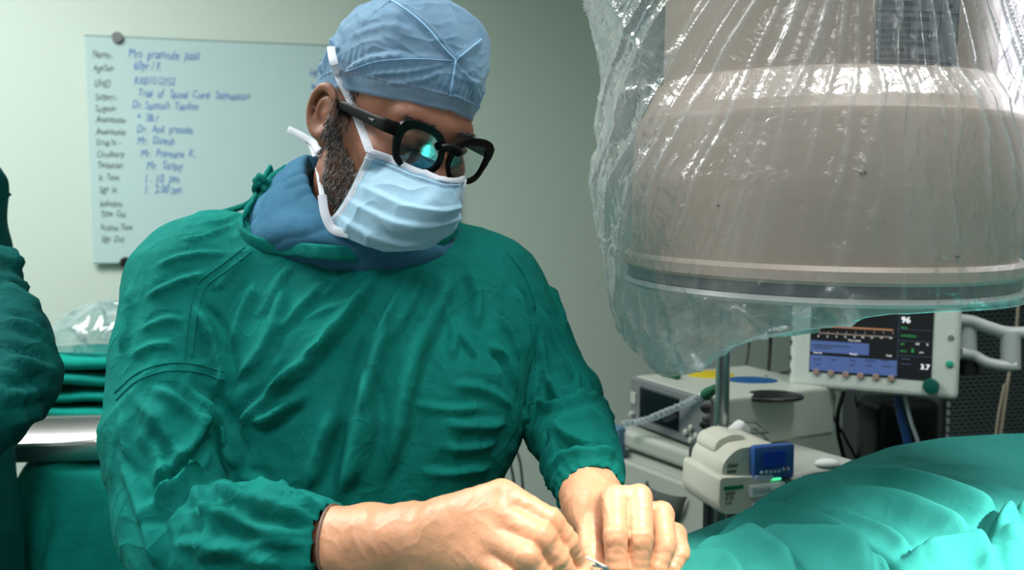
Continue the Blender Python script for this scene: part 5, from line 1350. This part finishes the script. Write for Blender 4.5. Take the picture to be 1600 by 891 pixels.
# straps
def tape(px, wd, name='strap', hug=0):
    line = spline([P(*q) for q in px], 50)
    if hug:
        for i in range(50):
            dv = Vector(line[i]-CAM).normalized(); ds = [h_[3] for h_ in (bvh_head.ray_cast(Vector(CAM), dv), bvh_c.ray_cast(Vector(CAM), dv)) if h_[0] is not None]
            if ds and min(ds) < np.linalg.norm(line[i]-CAM)+hug: line[i] = CAM+np.array(dv)*(min(ds)-.004)
        line = np.array([line[max(0, i-2):i+3].mean(0) for i in range(50)])
    T = np.gradient(line, axis=0); T /= np.linalg.norm(T, axis=1)[:, None]
    view = CAM-line; view /= np.linalg.norm(view, axis=1)[:, None]; w_ = np.cross(T, view); w_ /= np.linalg.norm(w_, axis=1)[:, None]; n_ = np.cross(w_, T)
    return strip(line, n_, w_, wd, .0009, name, m_maskw, MK)
tape([(579, 240, 1.010), (566, 205, 1.006), (549, 160, 1.004), (530, 122, .998), (521, 96, .998), (518, 82, 1.01), (517, 72, 1.02)], .0046, hug=.03)
tape([(545, 366, .995), (520, 358, 1.005), (508, 335, 1.01), (503, 305, 1.02)], .0050)
tape([(503, 305, 1.02), (500, 285, 1.05), (496, 262, 1.09)], .0030)
tape([(498, 236, 1.10), (488, 222, 1.125), (468, 210, 1.14), (450, 202, 1.15)], .0042)
tape([(492, 244, 1.11), (486, 228, 1.13), (480, 220, 1.14)], .0030)

# --- spectacles
m_acet = mat('black_acetate', (8, 8, 9), .35, spec=.15); m_hinge = mat('silver_rivet', (190, 190, 190), .2, 1.0)
def lens_outline(s, grow=0.0, n=64):
    a = np.linspace(0, 2*np.pi, n, endpoint=False); cx, cz = .0345, -.0025; rx, rz = .0252+grow, .0208+grow
    e = 2.7; k = (np.abs(np.cos(a))**e+np.abs(np.sin(a))**e)**(-1/e)
    x_ = cx+rx*k*np.cos(a); z_ = cz+rz*k*np.sin(a)
    z_ = z_+.0026*((x_-cx)/rx)*(z_ > cz); x_ = x_+.002*(z_-cz)/rz
    y_ = .1180-.9*(np.abs(x_))**2*2.2
    return np.stack([s*x_, y_, z_], 1)
mb = MB()
sgn = 1
gfaces = []
for s in (-1, 1):
    inn = lens_outline(s, 0); o_ = lens_outline(s, .0056); a = np.linspace(0, 2*np.pi, 64, endpoint=False)
    # browline is thicker and flares at the outer top corner
    fl = np.clip(np.sin(a), 0, 1); o_[:, 2] += .0022*fl; co = np.clip(np.cos(a)*.8+np.sin(a)*.8-.55, 0, 1); o_[:, 0] += s*.0075*co; o_[:, 2] += .0015*co
    yb = np.array([0, -.0045, 0])
    V = np.concatenate([inn, o_, o_+yb, inn+yb]); Fc = []
    for i in range(64):
        j = (i+1) % 64
        for r_ in range(4): Fc.append([r_*64+i, r_*64+j, ((r_+1) % 4)*64+j, ((r_+1) % 4)*64+i])
    mb.add(H(V)-pel, Fc)
br = [H(np.array([x_, .1195-.15*x_*x_*8, .0065+.0035*(1-(x_/.013)**2)])) for x_ in np.linspace(-.0135, .0135, 15)]
mb.tube(np.array(br)-pel, .0052, 12)
GL = mb.build('spectacle_frame', m_acet, PE, smooth=True, label='thick black spectacle frame')
md = GL.modifiers.new('b', 'BEVEL'); md.width = .0008; md.segments = 2; md.limit_method = 'ANGLE'
for s in (-1, 1):
    line = spline([(s*.0650, .1080, .0115), (s*.0735, .101, .0115), (s*.0775, .086, .0100), (s*.0790, .045, .0072), (s*.0815, .008, .004), (s*.0815, -.012, -.006), (s*.076, -.028, -.028)], 50)
    hh = np.interp(np.linspace(0, 1, 50), [0, .25, .7, 1], [.0078, .0074, .0050, .003]); V = []
    for i in range(50):
        T_ = line[min(i+1, 49)]-line[max(i-1, 0)]; T_ /= np.linalg.norm(T_); u_ = np.array([0, 0, 1.0])-T_*T_[2]; u_ /= np.linalg.norm(u_); w_ = np.cross(T_, u_)
        for k in range(12):
            a = 2*np.pi*k/12; V.append(line[i]+u_*hh[i]*np.sign(math.cos(a))*abs(math.cos(a))**.5+w_*.0026*np.sign(math.sin(a))*abs(math.sin(a))**.5)
    Fc = grid_faces(50, 12, True).tolist()+[list(range(12))[::-1], [49*12+k for k in range(12)]]
    mb = MB(); mb.add(H(np.array(V))-pel, Fc); mb.build('temple_arm', m_acet, GL, smooth=True)
    mb = MB(); ctr = H(np.array([[s*.0802, .080, .0096], [s*.0804, .068, .0086]]))-pel; mb.tube(ctr, [.0016, .0006], 10); mb.build('rivet', m_hinge, GL, smooth=True, label='silver rivet')
m_lens = bpy.data.materials.new('spectacle_lens'); m_lens.use_nodes = True; nt = m_lens.node_tree; nt.nodes.clear()
out = nt.nodes.new('ShaderNodeOutputMaterial'); tr = nt.nodes.new('ShaderNodeBsdfTransparent'); tr.inputs[0].default_value = (.80, .86, .86, 1); gs = nt.nodes.new('ShaderNodeBsdfGlossy'); gs.inputs['Roughness'].default_value = .03; gs.inputs[0].default_value = (.5, .95, .95, 1)
mx = nt.nodes.new('ShaderNodeMixShader'); lw_ = nt.nodes.new('ShaderNodeLayerWeight'); lw_.inputs[0].default_value = .45; nt.links.new(lw_.outputs['Fresnel'], mx.inputs[0]); nt.links.new(tr.outputs[0], mx.inputs[1]); nt.links.new(gs.outputs[0], mx.inputs[2]); nt.links.new(mx.outputs[0], out.inputs[0])
for s in (-1, 1):
    o_ = lens_outline(s, .0004); c = o_.mean(0); rings = [c[None]]
    for f in np.linspace(.1, 1, 10):
        r_ = c+(o_-c)*f; r_[:, 1] += .0028*(1-f*f)-.0022; rings.append(r_)
    V = np.concatenate(rings); V[0, 1] += .0028-.0022; Fc = [[0, 1+i, 1+(i+1) % 64] for i in range(64)]
    for r in range(9):
        for i in range(64): Fc.append([1+r*64+i, 1+(r+1)*64+i, 1+(r+1)*64+(i+1) % 64, 1+r*64+(i+1) % 64])
    mb = MB(); mb.add(H(V)-pel, Fc); mb.build('lens', m_lens, GL, smooth=True)
# --- gloved hands: each one surface with a palm, a thumb and four bent fingers
m_glove = mat('latex_glove', (222, 164, 128), .42, spec=.45, sss=.12, bump=[(120, .0007), (500, .0002)], vary=(30, (206, 148, 114)))
m_cuff = mat('latex_cuff', (178, 150, 126), .5, bump=[(60, .0015), (300, .0004)])
def PP(l): return [P(*q) for q in l]
def finger(p, pts, rs, k=.0018): return chain(p, pts, rs, k)
# his right hand (left in the photo)
R_wr = PP([(520, 850, .852), (580, 848, .842), (640, 842, .832), (690, 838, .822)])
R_f = {
 'index': (PP([(690, 812, .815), (784, 777, .802), (860, 814, .792), (888, 848, .797), (899, 874, .806)]), [.020, .0158, .0113, .0104, .0096]),
 'middle': (PP([(690, 832, .812), (780, 808, .790), (846, 840, .776), (870, 873, .782), (889, 903, .79)]), [.022, .0158, .0122, .0110, .0098]),
 'ring': (PP([(690, 858, .812), (768, 842, .783), (822, 870, .766), (844, 902, .772), (866, 932, .78)]), [.022, .0158, .0120, .0108, .0095]),
 'little': (PP([(690, 880, .815), (752, 874, .780), (792, 905, .764), (818, 935, .77), (845, 960, .78)]), [.020, .0150, .0112, .0100, .009]),
 'thumb': (PP([(660, 890, .822), (740, 925, .81), (820, 932, .80), (880, 918, .800), (910, 895, .806)]), [.020, .0165, .0130, .0118, .0100]),
}
def handR(p):
    p = p.astype(np.float32)
    d = chain(p, R_wr, [.0345, .0330, .0315, .0300], .01)
    for k, (pts, rs) in R_f.items():
        meta = s_cap(p, pts[0], pts[1], rs[0], rs[1]); d = smin(d, meta, .012)
    for k, (pts, rs) in R_f.items():
        d = smin(d, chain(p, pts[1:], rs[1:], .003), .0020)
    return d
def knuckle_fold(V, N, c, ax_, r, amp, D):
    q = V-c; s_ = q @ ax_; rad = np.linalg.norm(q-s_[:, None]*ax_, axis=1); m = np.exp(-(rad/r)**2)*(np.abs(s_) < r)
    D += amp*m*np.cos(s_/r*9)
def make_hand(f, lo, hi, fingers, arm_pts, name, seed, cuff_rad):
    V, Fq = nets(f, lo, hi, .0017)
    V = relax(V, Fq, 2); ax_ = arm_pts[1]-arm_pts[0]; ax_ /= np.linalg.norm(ax_)
    V, Fq = cut(V, Fq, ((V-arm_pts[0]) @ ax_ < 0.0)); N = vnormals(V, Fq); D = np.zeros(len(V))
    s_ = (V-arm_pts[0]) @ ax_
    wr = np.clip(1-s_/.10, 0, 1)
    q = warp(V, .02, 12)+seed
    D += wr*(.0022*(ridged(np.stack([s_*30+2*noise3(q*10), q[:, 1]*8, q[:, 2]*8], 1), 3)-.2)+.0012*noise3(V*40))
    D += .0006*noise3(V*45+seed)+.0005*(ridged(warp(V, .01, 40)*45+seed, 3)-.2)
    for k, (pts, rs) in fingers.items():
        for i in range(2, len(pts)-1):
            a = pts[i]-pts[i-1]; a /= np.linalg.norm(a); knuckle_fold(V, N, pts[i], a, rs[i]*1.25, .0004, D)
    V = V+N*D[:, None]
    # colour split: thinner stretched cuff region is greyer
    g = mesh_obj(name, V, Fq, m_glove, PE, world=True, label=None)
    # rolled edge
    t = np.linspace(0, 2*np.pi, 60); n1 = np.cross(ax_, [0, 0, 1]); n1 /= np.linalg.norm(n1); n2 = np.cross(ax_, n1)
    d0 = arm_pts[0]+ax_*.002
    ring = []
    bv = BVHTree.FromPolygons(V.tolist(), Fq.tolist())
    for a in t:
        dd = n1*math.cos(a)+n2*math.sin(a); h_ = bv.ray_cast(Vector(d0+dd*.09), Vector(-dd), .09)
        r_ = np.linalg.norm(np.array(h_[0])-d0) if h_[0] is not None else cuff_rad
        ring.append(r_)
    ring = np.array(ring); ring = np.convolve(np.concatenate([ring[-4:], ring, ring[:4]]), np.ones(5)/5, 'same')[4:-4]
    R_ = np.array([d0+(n1*math.cos(a)+n2*math.sin(a))*(r_+.0006) for a, r_ in zip(t, ring)])
    mb = MB(); mb.tube(R_-pel, .0016, 8, cap=False); mb.build('rolled_edge', mat('glove_edge', (120, 92, 80), .5), g, smooth=True)
    return g
gr_ = make_hand(handR, (-.20, .68, 1.02), (.10, .93, 1.34), R_f, R_wr, 'glove', 3, .034)
gr_['label'] = 'tan latex glove on his right hand'
# his left hand (right in the photo)
L_wr = PP([(922, 762, .962), (926, 785, .940), (934, 800, .925), (950, 810, .905)])
L_f = {
 'thumb': (PP([(930, 812, .91), (924, 830, .885), (924, 862, .862), (933, 893, .845), (943, 915, .838)]), [.018, .0145, .0116, .0108, .0098]),
 'index': (PP([(948, 802, .91), (960, 781, .872), (962, 838, .836), (964, 886, .832), (966, 915, .835)]), [.018, .0138, .0112, .0106, .0098]),
 'middle': (PP([(964, 800, .91), (998, 780, .874), (1002, 842, .838), (996, 892, .836), (990, 918, .84)]), [.018, .0138, .0112, .0106, .0098]),
 'ring': (PP([(972, 812, .915), (1033, 804, .892), (1039, 852, .860), (1028, 888, .852), (1016, 910, .85)]), [.018, .0132, .0104, .0098, .0090]),
 'little': (PP([(968, 820, .92), (1055, 834, .912), (1063, 864, .890), (1050, 890, .880), (1034, 904, .875)]), [.018, .0112, .0092, .0086, .0082]),
}
def handL(p):
    p = p.astype(np.float32)
    d = chain(p, L_wr, [.0325, .0310, .0290, .0250], .012)
    for k, (pts, rs) in L_f.items(): d = smin(d, s_cap(p, pts[0], pts[1], rs[0], rs[1]), .014)
    for k, (pts, rs) in L_f.items(): d = smin(d, chain(p, pts[1:], rs[1:], .003), .0016)
    return d
gl_ = make_hand(handL, (.02, .74, 1.04), (.22, 1.0, 1.31), L_f, L_wr, 'glove', 9, .033)
gl_['label'] = 'tan latex glove on his left hand'
# ------------------------------------------------------------------ patient table under green drapes
m_drape = mat('green_drape_lit', (44, 130, 122), .85, spec=.12, bump=[(1100, .0002), (120, .0005)], vary=(16, (36, 120, 112)))
add_creases(m_drape, 5, .0008)
TB = thing('operating_table', 'steel operating table hidden beneath the green drapes', 'table', (.78, .82, 0))
mb = MB(); mb.box((0, 0, .93), (1.7, .40, .05), .015); mb.build('mattress_top', m_black, TB)
mb = MB(); mb.box((0, 0, .89), (1.72, .42, .03), .005); mb.build('frame', m_steel, TB)
mb = MB(); mb.box((0, 0, .46), (.30, .26, .82), .02); mb.build('column', m_steel, TB)
mb = MB(); mb.box((0, 0, .05), (.9, .42, .08), .02); mb.build('base', m_steel, TB)
# control points of the cloth top (photo px, py, depth) -> height field z(x, y)
CP = [(1075, 834, 1.00), (1150, 806, 1.08), (1240, 766, 1.17), (1330, 722, 1.26), (1390, 700, 1.30), (1480, 684, 1.33), (1600, 679, 1.35), (1750, 676, 1.36),
      (1000, 870, .93), (1060, 862, .92), (1140, 850, .95), (1250, 820, 1.00), (1350, 785, 1.06), (1450, 760, 1.10), (1600, 750, 1.14), (1750, 745, 1.15),
      (1000, 930, .84), (1100, 905, .85), (1250, 885, .88), (1400, 865, .92), (1600, 850, .95), (1750, 850, .96),
      (900, 960, .80), (700, 990, .76), (500, 1010, .74), (1100, 1000, .74), (1350, 1010, .74), (1600, 1010, .76), (1800, 1010, .78)]
cp = np.array([P(*q) for q in CP])
def tps_fit(xy, z, lam=1e-4):
    n = len(xy); r = np.linalg.norm(xy[:, None]-xy[None], axis=2); K = np.where(r > 0, r*r*np.log(r+1e-12), 0)+lam*np.eye(n); Pm = np.c_[np.ones(n), xy]
    A_ = np.block([[K, Pm], [Pm.T, np.zeros((3, 3))]]); return np.linalg.solve(A_, np.r_[z, 0, 0, 0])
wt = tps_fit(cp[:, :2], cp[:, 2])
def tps(xy):
    out = np.zeros(len(xy)); n = len(cp)
    for i in range(n):
        r = np.linalg.norm(xy-cp[i, :2], axis=1); out += wt[i]*np.where(r > 0, r*r*np.log(r+1e-12), 0)
    return out+wt[n]+xy @ wt[n+1:]
ridge_xy = np.array([P(*q)[:2] for q in [(400, 1010, .79), (600, 1010, .80), (900, 930, .84), (1000, 880, .93), (1075, 834, 1.00), (1150, 806, 1.08), (1240, 766, 1.17), (1330, 722, 1.26), (1390, 700, 1.30), (1480, 684, 1.33), (1600, 679, 1.35), (1900, 676, 1.36)]])
nx, ny = 620, 330
X, Y = np.meshgrid(np.linspace(-.36, 1.45, nx), np.linspace(.40, 1.62, ny), indexing='ij')
xy = np.stack([X.ravel(), Y.ravel()], 1)
yr = np.interp(xy[:, 0], ridge_xy[:, 0], ridge_xy[:, 1])
over = xy[:, 1]-yr; yy = np.where(over > 0, yr, xy[:, 1])
xyc = np.stack([np.clip(xy[:, 0], -.10, 1.05), np.clip(yy, .58, 2)], 1)
Z = tps(xyc)
Z = np.clip(Z, .98, 1.30)
# beyond the ridge the cloth falls away; it hangs at the near side and the ends too
fall = np.clip(over, 0, None); hangm = 1-np.exp(-(fall/.05)**1.5)
Vd = np.stack([xy[:, 0], np.where(over > 0, yr+.05*(1-np.exp(-fall/.05)), xy[:, 1]), Z-fall*1.9*hangm], 1)
near = np.clip(.60-xy[:, 1], 0, None); Vd[:, 2] -= near*3.0; Vd[:, 1] += near*.85
left = np.clip(-.12-xy[:, 0], 0, None); Vd[:, 2] -= left*2.2; Vd[:, 0] += left*.8
Fd = grid_faces(nx, ny)
Nd = vnormals(Vd, Fd)
if Nd[:, 2].mean() < 0: Nd = -Nd; Fd = Fd[:, ::-1]
bvh_d = BVHTree.FromPolygons(Vd.tolist(), Fd.tolist())
Dd = np.zeros(len(Vd))
Dd += .004*noise3(Vd*np.array([4, 6, 5]))+.0010*(ridged(warp(Vd, .04, 5)*np.array([6, 12, 9]), 2)-.3)
DF = [
 ([(1090, 846), (1180, 814), (1270, 782), (1350, 764), (1420, 766), (1500, 788), (1570, 820), (1680, 880)], .013, .022, -1.0),
 ([(1160, 834), (1250, 804), (1320, 794), (1390, 797), (1450, 816), (1510, 850), (1580, 920)], .013, .022, -1.0),
 ([(1090, 856), (1150, 832), (1210, 818), (1270, 826), (1330, 852), (1380, 890), (1400, 940)], .010, .017, -.9),
 ([(1090, 866), (1170, 850), (1240, 848), (1310, 856), (1350, 880), (1370, 940)], .010, .016, -.9),
 ([(1060, 872), (1120, 854), (1180, 852), (1230, 876), (1260, 940)], .007, .013, -.8),
 ([(1040, 884), (1090, 872), (1140, 876), (1180, 920)], .006, .009, -.7),
 ([(1400, 884), (1470, 864), (1560, 868), (1680, 890)], .010, .016, -.8),
 ([(1500, 838), (1535, 850), (1550, 880), (1550, 920)], .007, .010, -.6),
 ([(1546, 850), (1560, 826), (1596, 810), (1650, 806)], .008, .022, -.8), ([(1556, 850), (1590, 842), (1650, 850)], .007, .016, -.8),
 ([(1100, 842), (1200, 802), (1300, 755), (1390, 722), (1480, 716)], .006, .006, -.7),
 ([(1140, 838), (1250, 790), (1330, 756), (1420, 736), (1560, 736), (1660, 745)], .007, .007, -.7),
 ([(1450, 742), (1530, 758), (1680, 800)], .008, .006, -.6), ([(1260, 812), (1330, 812), (1400, 840), (1450, 900)], .006, .008, -.7), ([(1200, 838), (1260, 838), (1300, 858)], .005, .006, -.6),
]
Dpos = np.zeros(len(Vd)); Dneg = np.zeros(len(Vd))
for px, wd, am, sd in DF:
    D1 = np.zeros(len(Vd)); fold(Vd, Nd, cast_line(bvh_d, px, 40), wd*1.1, am*1.6, -sd, .22, D1, asym=2.0)
    Dpos = np.maximum(Dpos, D1)+.25*np.minimum(np.maximum(D1, 0), Dpos); Dneg = np.minimum(Dneg, D1)
Dd += Dpos+Dneg
Dd *= 1
Vd = Vd+Nd*Dd[:, None]; Vd = relax(Vd, Fd, 5, .5)
o = mesh_obj('patient_drape', Vd, Fd, m_drape); md = o.modifiers.new('t', 'SOLIDIFY'); md.thickness = .002; md.offset = -1
tag(o, 'bright green surgical drape heaped in folds over the patient table', 'drape')
# dressing and lead that the surgeon works on, with the needle held in his fingers
m_white = mat('lead_white', (225, 225, 222), .4)
lead = spline([P(893, 862, .799), P(912, 870, .806), P(930, 878, .812), P(946, 886, .815)], 20)
mb = MB(); mb.tube(lead, .0010, 8); tag(mb.build('stimulation_lead', m_white, None, smooth=True), 'thin white lead stretched between the two gloved hands', 'lead')
def instrument():
    t0 = P(938, 882, .80); mb = MB()
    mb.tube([P(925, 884, .802), P(952, 888, .798)], .0012, 8); mb.tube([P(930, 880, .80), P(950, 893, .80)], .0009, 8)
    o = mb.build('needle_hub', m_steel, None, smooth=True); return tag(o, 'tiny steel needle hub at the fingertips beside the white lead', 'needle')
instrument()
# ------------------------------------------------------------------ second person in a gown at the left edge
AP = thing('person', 'person in dark green gown cut off by left edge of the photo, arm bent', 'person', (-.86, 1.32, 0))
apel = np.array(AP.location)
aarm = [P(-164, 400, 1.28), P(-109, 400, 1.24), P(-52, 455, 1.18), P(-2, 540, 1.13), P(10, 598, 1.09), P(-24, 640, 1.04), P(-60, 680, 1.00), P(-130, 690, .96)]
aarmR = [.085, .080, .066, .060, .057, .048, .040, .033]
acx = float(P(-215, 500, 1.32)[0])
def agown(p):
    p = p.astype(np.float32); z = p[:, 2]
    hw = np.interp(z, [.3, .8, 1.1, 1.35, 1.5, 1.56], [.21, .185, .18, .195, .17, .09]); hd = hw*.72
    u = np.abs(p[:, 0]-acx)/hw; v = np.abs(p[:, 1]-1.34)/hd; d = ((u**2.4+v**2.4)**(1/2.4)-1)*hd
    d = np.maximum(d, z-1.56); d = smin(d, s_cap(p, (acx-.13, 1.33, 1.50), (acx+.13, 1.33, 1.50), .062, .062), .05)
    d = smin(d, chain(p, aarm, aarmR, .012), .012)
    return smin(d, chain(p, [(acx-.17, 1.33, 1.47), (acx-.22, 1.25, 1.2), (acx-.1, 1.02, 1.15)], [.075, .06, .036], .012), .012)
V, Fq = nets(agown, (acx-.32, .88, .34), (float(P(110, 560, 1.12)[0])+.06, 1.56, 1.60), .0075)
# finer pass for the bent arm that the photo shows
V = relax(V, Fq, 1)
N = vnormals(V, Fq); D = .004*(ridged(warp(V, .04, 6)*np.array([8, 8, 6])+4, 2)-.3)+.0015*(ridged(warp(V, .02, 14)*np.array([17, 17, 13]), 2)-.3)
s_, dist, tot = arm_coord(V, aarm); on = np.clip((.10-dist)/.02, 0, 1); D += on*.006*(ridged(np.stack([s_*20+3*noise3(V*7), V[:, 0]*4, V[:, 2]*4], 1), 2)-.35)
bv = BVHTree.FromPolygons(V.tolist(), Fq.tolist())
for px in ([(5, 300), (30, 360), (55, 420), (75, 480)], [(0, 440), (40, 470), (80, 500)], [(0, 500), (50, 520), (90, 555)], [(5, 560), (50, 570), (90, 590)], [(0, 620), (40, 620), (80, 600)], [(5, 660), (40, 650), (70, 630)], [(0, 380), (30, 420), (60, 470)]):
    fold(V, N, cast_line(bv, px), .009, .011, .6, D=D)
V = V+N*D[:, None]
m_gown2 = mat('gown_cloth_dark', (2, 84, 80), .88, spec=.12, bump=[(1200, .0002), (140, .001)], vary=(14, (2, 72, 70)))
add_creases(m_gown2, 9, .0015)
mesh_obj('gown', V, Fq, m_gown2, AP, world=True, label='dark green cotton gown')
# body with head above the frame
hb_ = np.array([acx, 1.30, 1.70])
def A2(L_): R2 = head_matrix(.9, .35, 0); return np.asarray(L_) @ R2.T + hb_
V1, F1 = nets(head_sdf, (-.115, -.14, -.14), (.115, .145, .135), .005); V1 = A2(V1); F1 = F1[:, ::-1]
V2, F2 = nets(lambda p: smin(smin(s_ell(p, (acx, 1.34, 1.2), (.15, .10, .34)), s_cap(p, (acx, 1.33, 1.5), (acx, 1.315, 1.66), .06, .052), .03),
     chain(p, [tuple(q) for q in aarm], [.05, .05, .04, .038, .036, .033, .03, .024], .01), .02), (acx-.3, .85, .8), (acx+.5, 1.6, 1.72), .012)
V3, F3 = nets(lambda p: np.minimum(s_cap(p, (acx-.09, 1.34, .88), (acx-.09, 1.34, .08), .085, .04), s_cap(p, (acx+.09, 1.34, .88), (acx+.09, 1.34, .08), .085, .04)), (acx-.22, 1.2, .0), (acx+.22, 1.48, 1.0), .014)
V3[:, 2] = np.maximum(V3[:, 2], .002)
mesh_obj('body', np.vstack([V1, V2, V3]), np.vstack([F1, F2+len(V1), F3+len(V1)+len(V2)]), m_skin, AP, world=True)
Vc2 = V_cap_local = None
Lc = Hinv(Vw); mesh_obj('cap', A2(Lc)[::1], Fc_cap, m_cap, AP, world=True)
Lm = Hinv(Vf); mesh_obj('face_mask', A2(Lm), Fm, m_mask, AP, world=True)
# a simple gloved hand at the end of the arm
w0 = aarm[-1]; dv = aarm[-1]-aarm[-2]; dv /= np.linalg.norm(dv); sd_ = np.cross(dv, [0, 0, 1]); sd_ /= np.linalg.norm(sd_); upv = np.cross(sd_, dv)
def ahand(p):
    d = chain(p, [w0-dv*.03, w0+dv*.03], [.032, .026], .01)
    for k in range(4):
        o1 = sd_*(k-1.5)*.018; L_ = (.034, .040, .037, .028)[k]
        pts = [w0+dv*.02+o1*.5, w0+dv*.085+o1, w0+dv*(.085+L_)+o1*1.05-upv*.012, w0+dv*(.085+L_*1.6)+o1*1.05-upv*.035]
        d = smin(d, chain(p, pts, [.017, .0125, .0095, .0085], .003), .004)
    return smin(d, chain(p, [w0+dv*.02-sd_*.02, w0+dv*.06-sd_*.05-upv*.01, w0+dv*.10-sd_*.055-upv*.02], [.018, .012, .0095], .003), .006)
c_ = w0+dv*.06; V4, F4 = nets(lambda p: ahand(p.astype(np.float32)), c_-.14, c_+.14, .004); mesh_obj('glove', V4, F4, m_glove, AP, world=True)
bpy.context.view_layer.update()
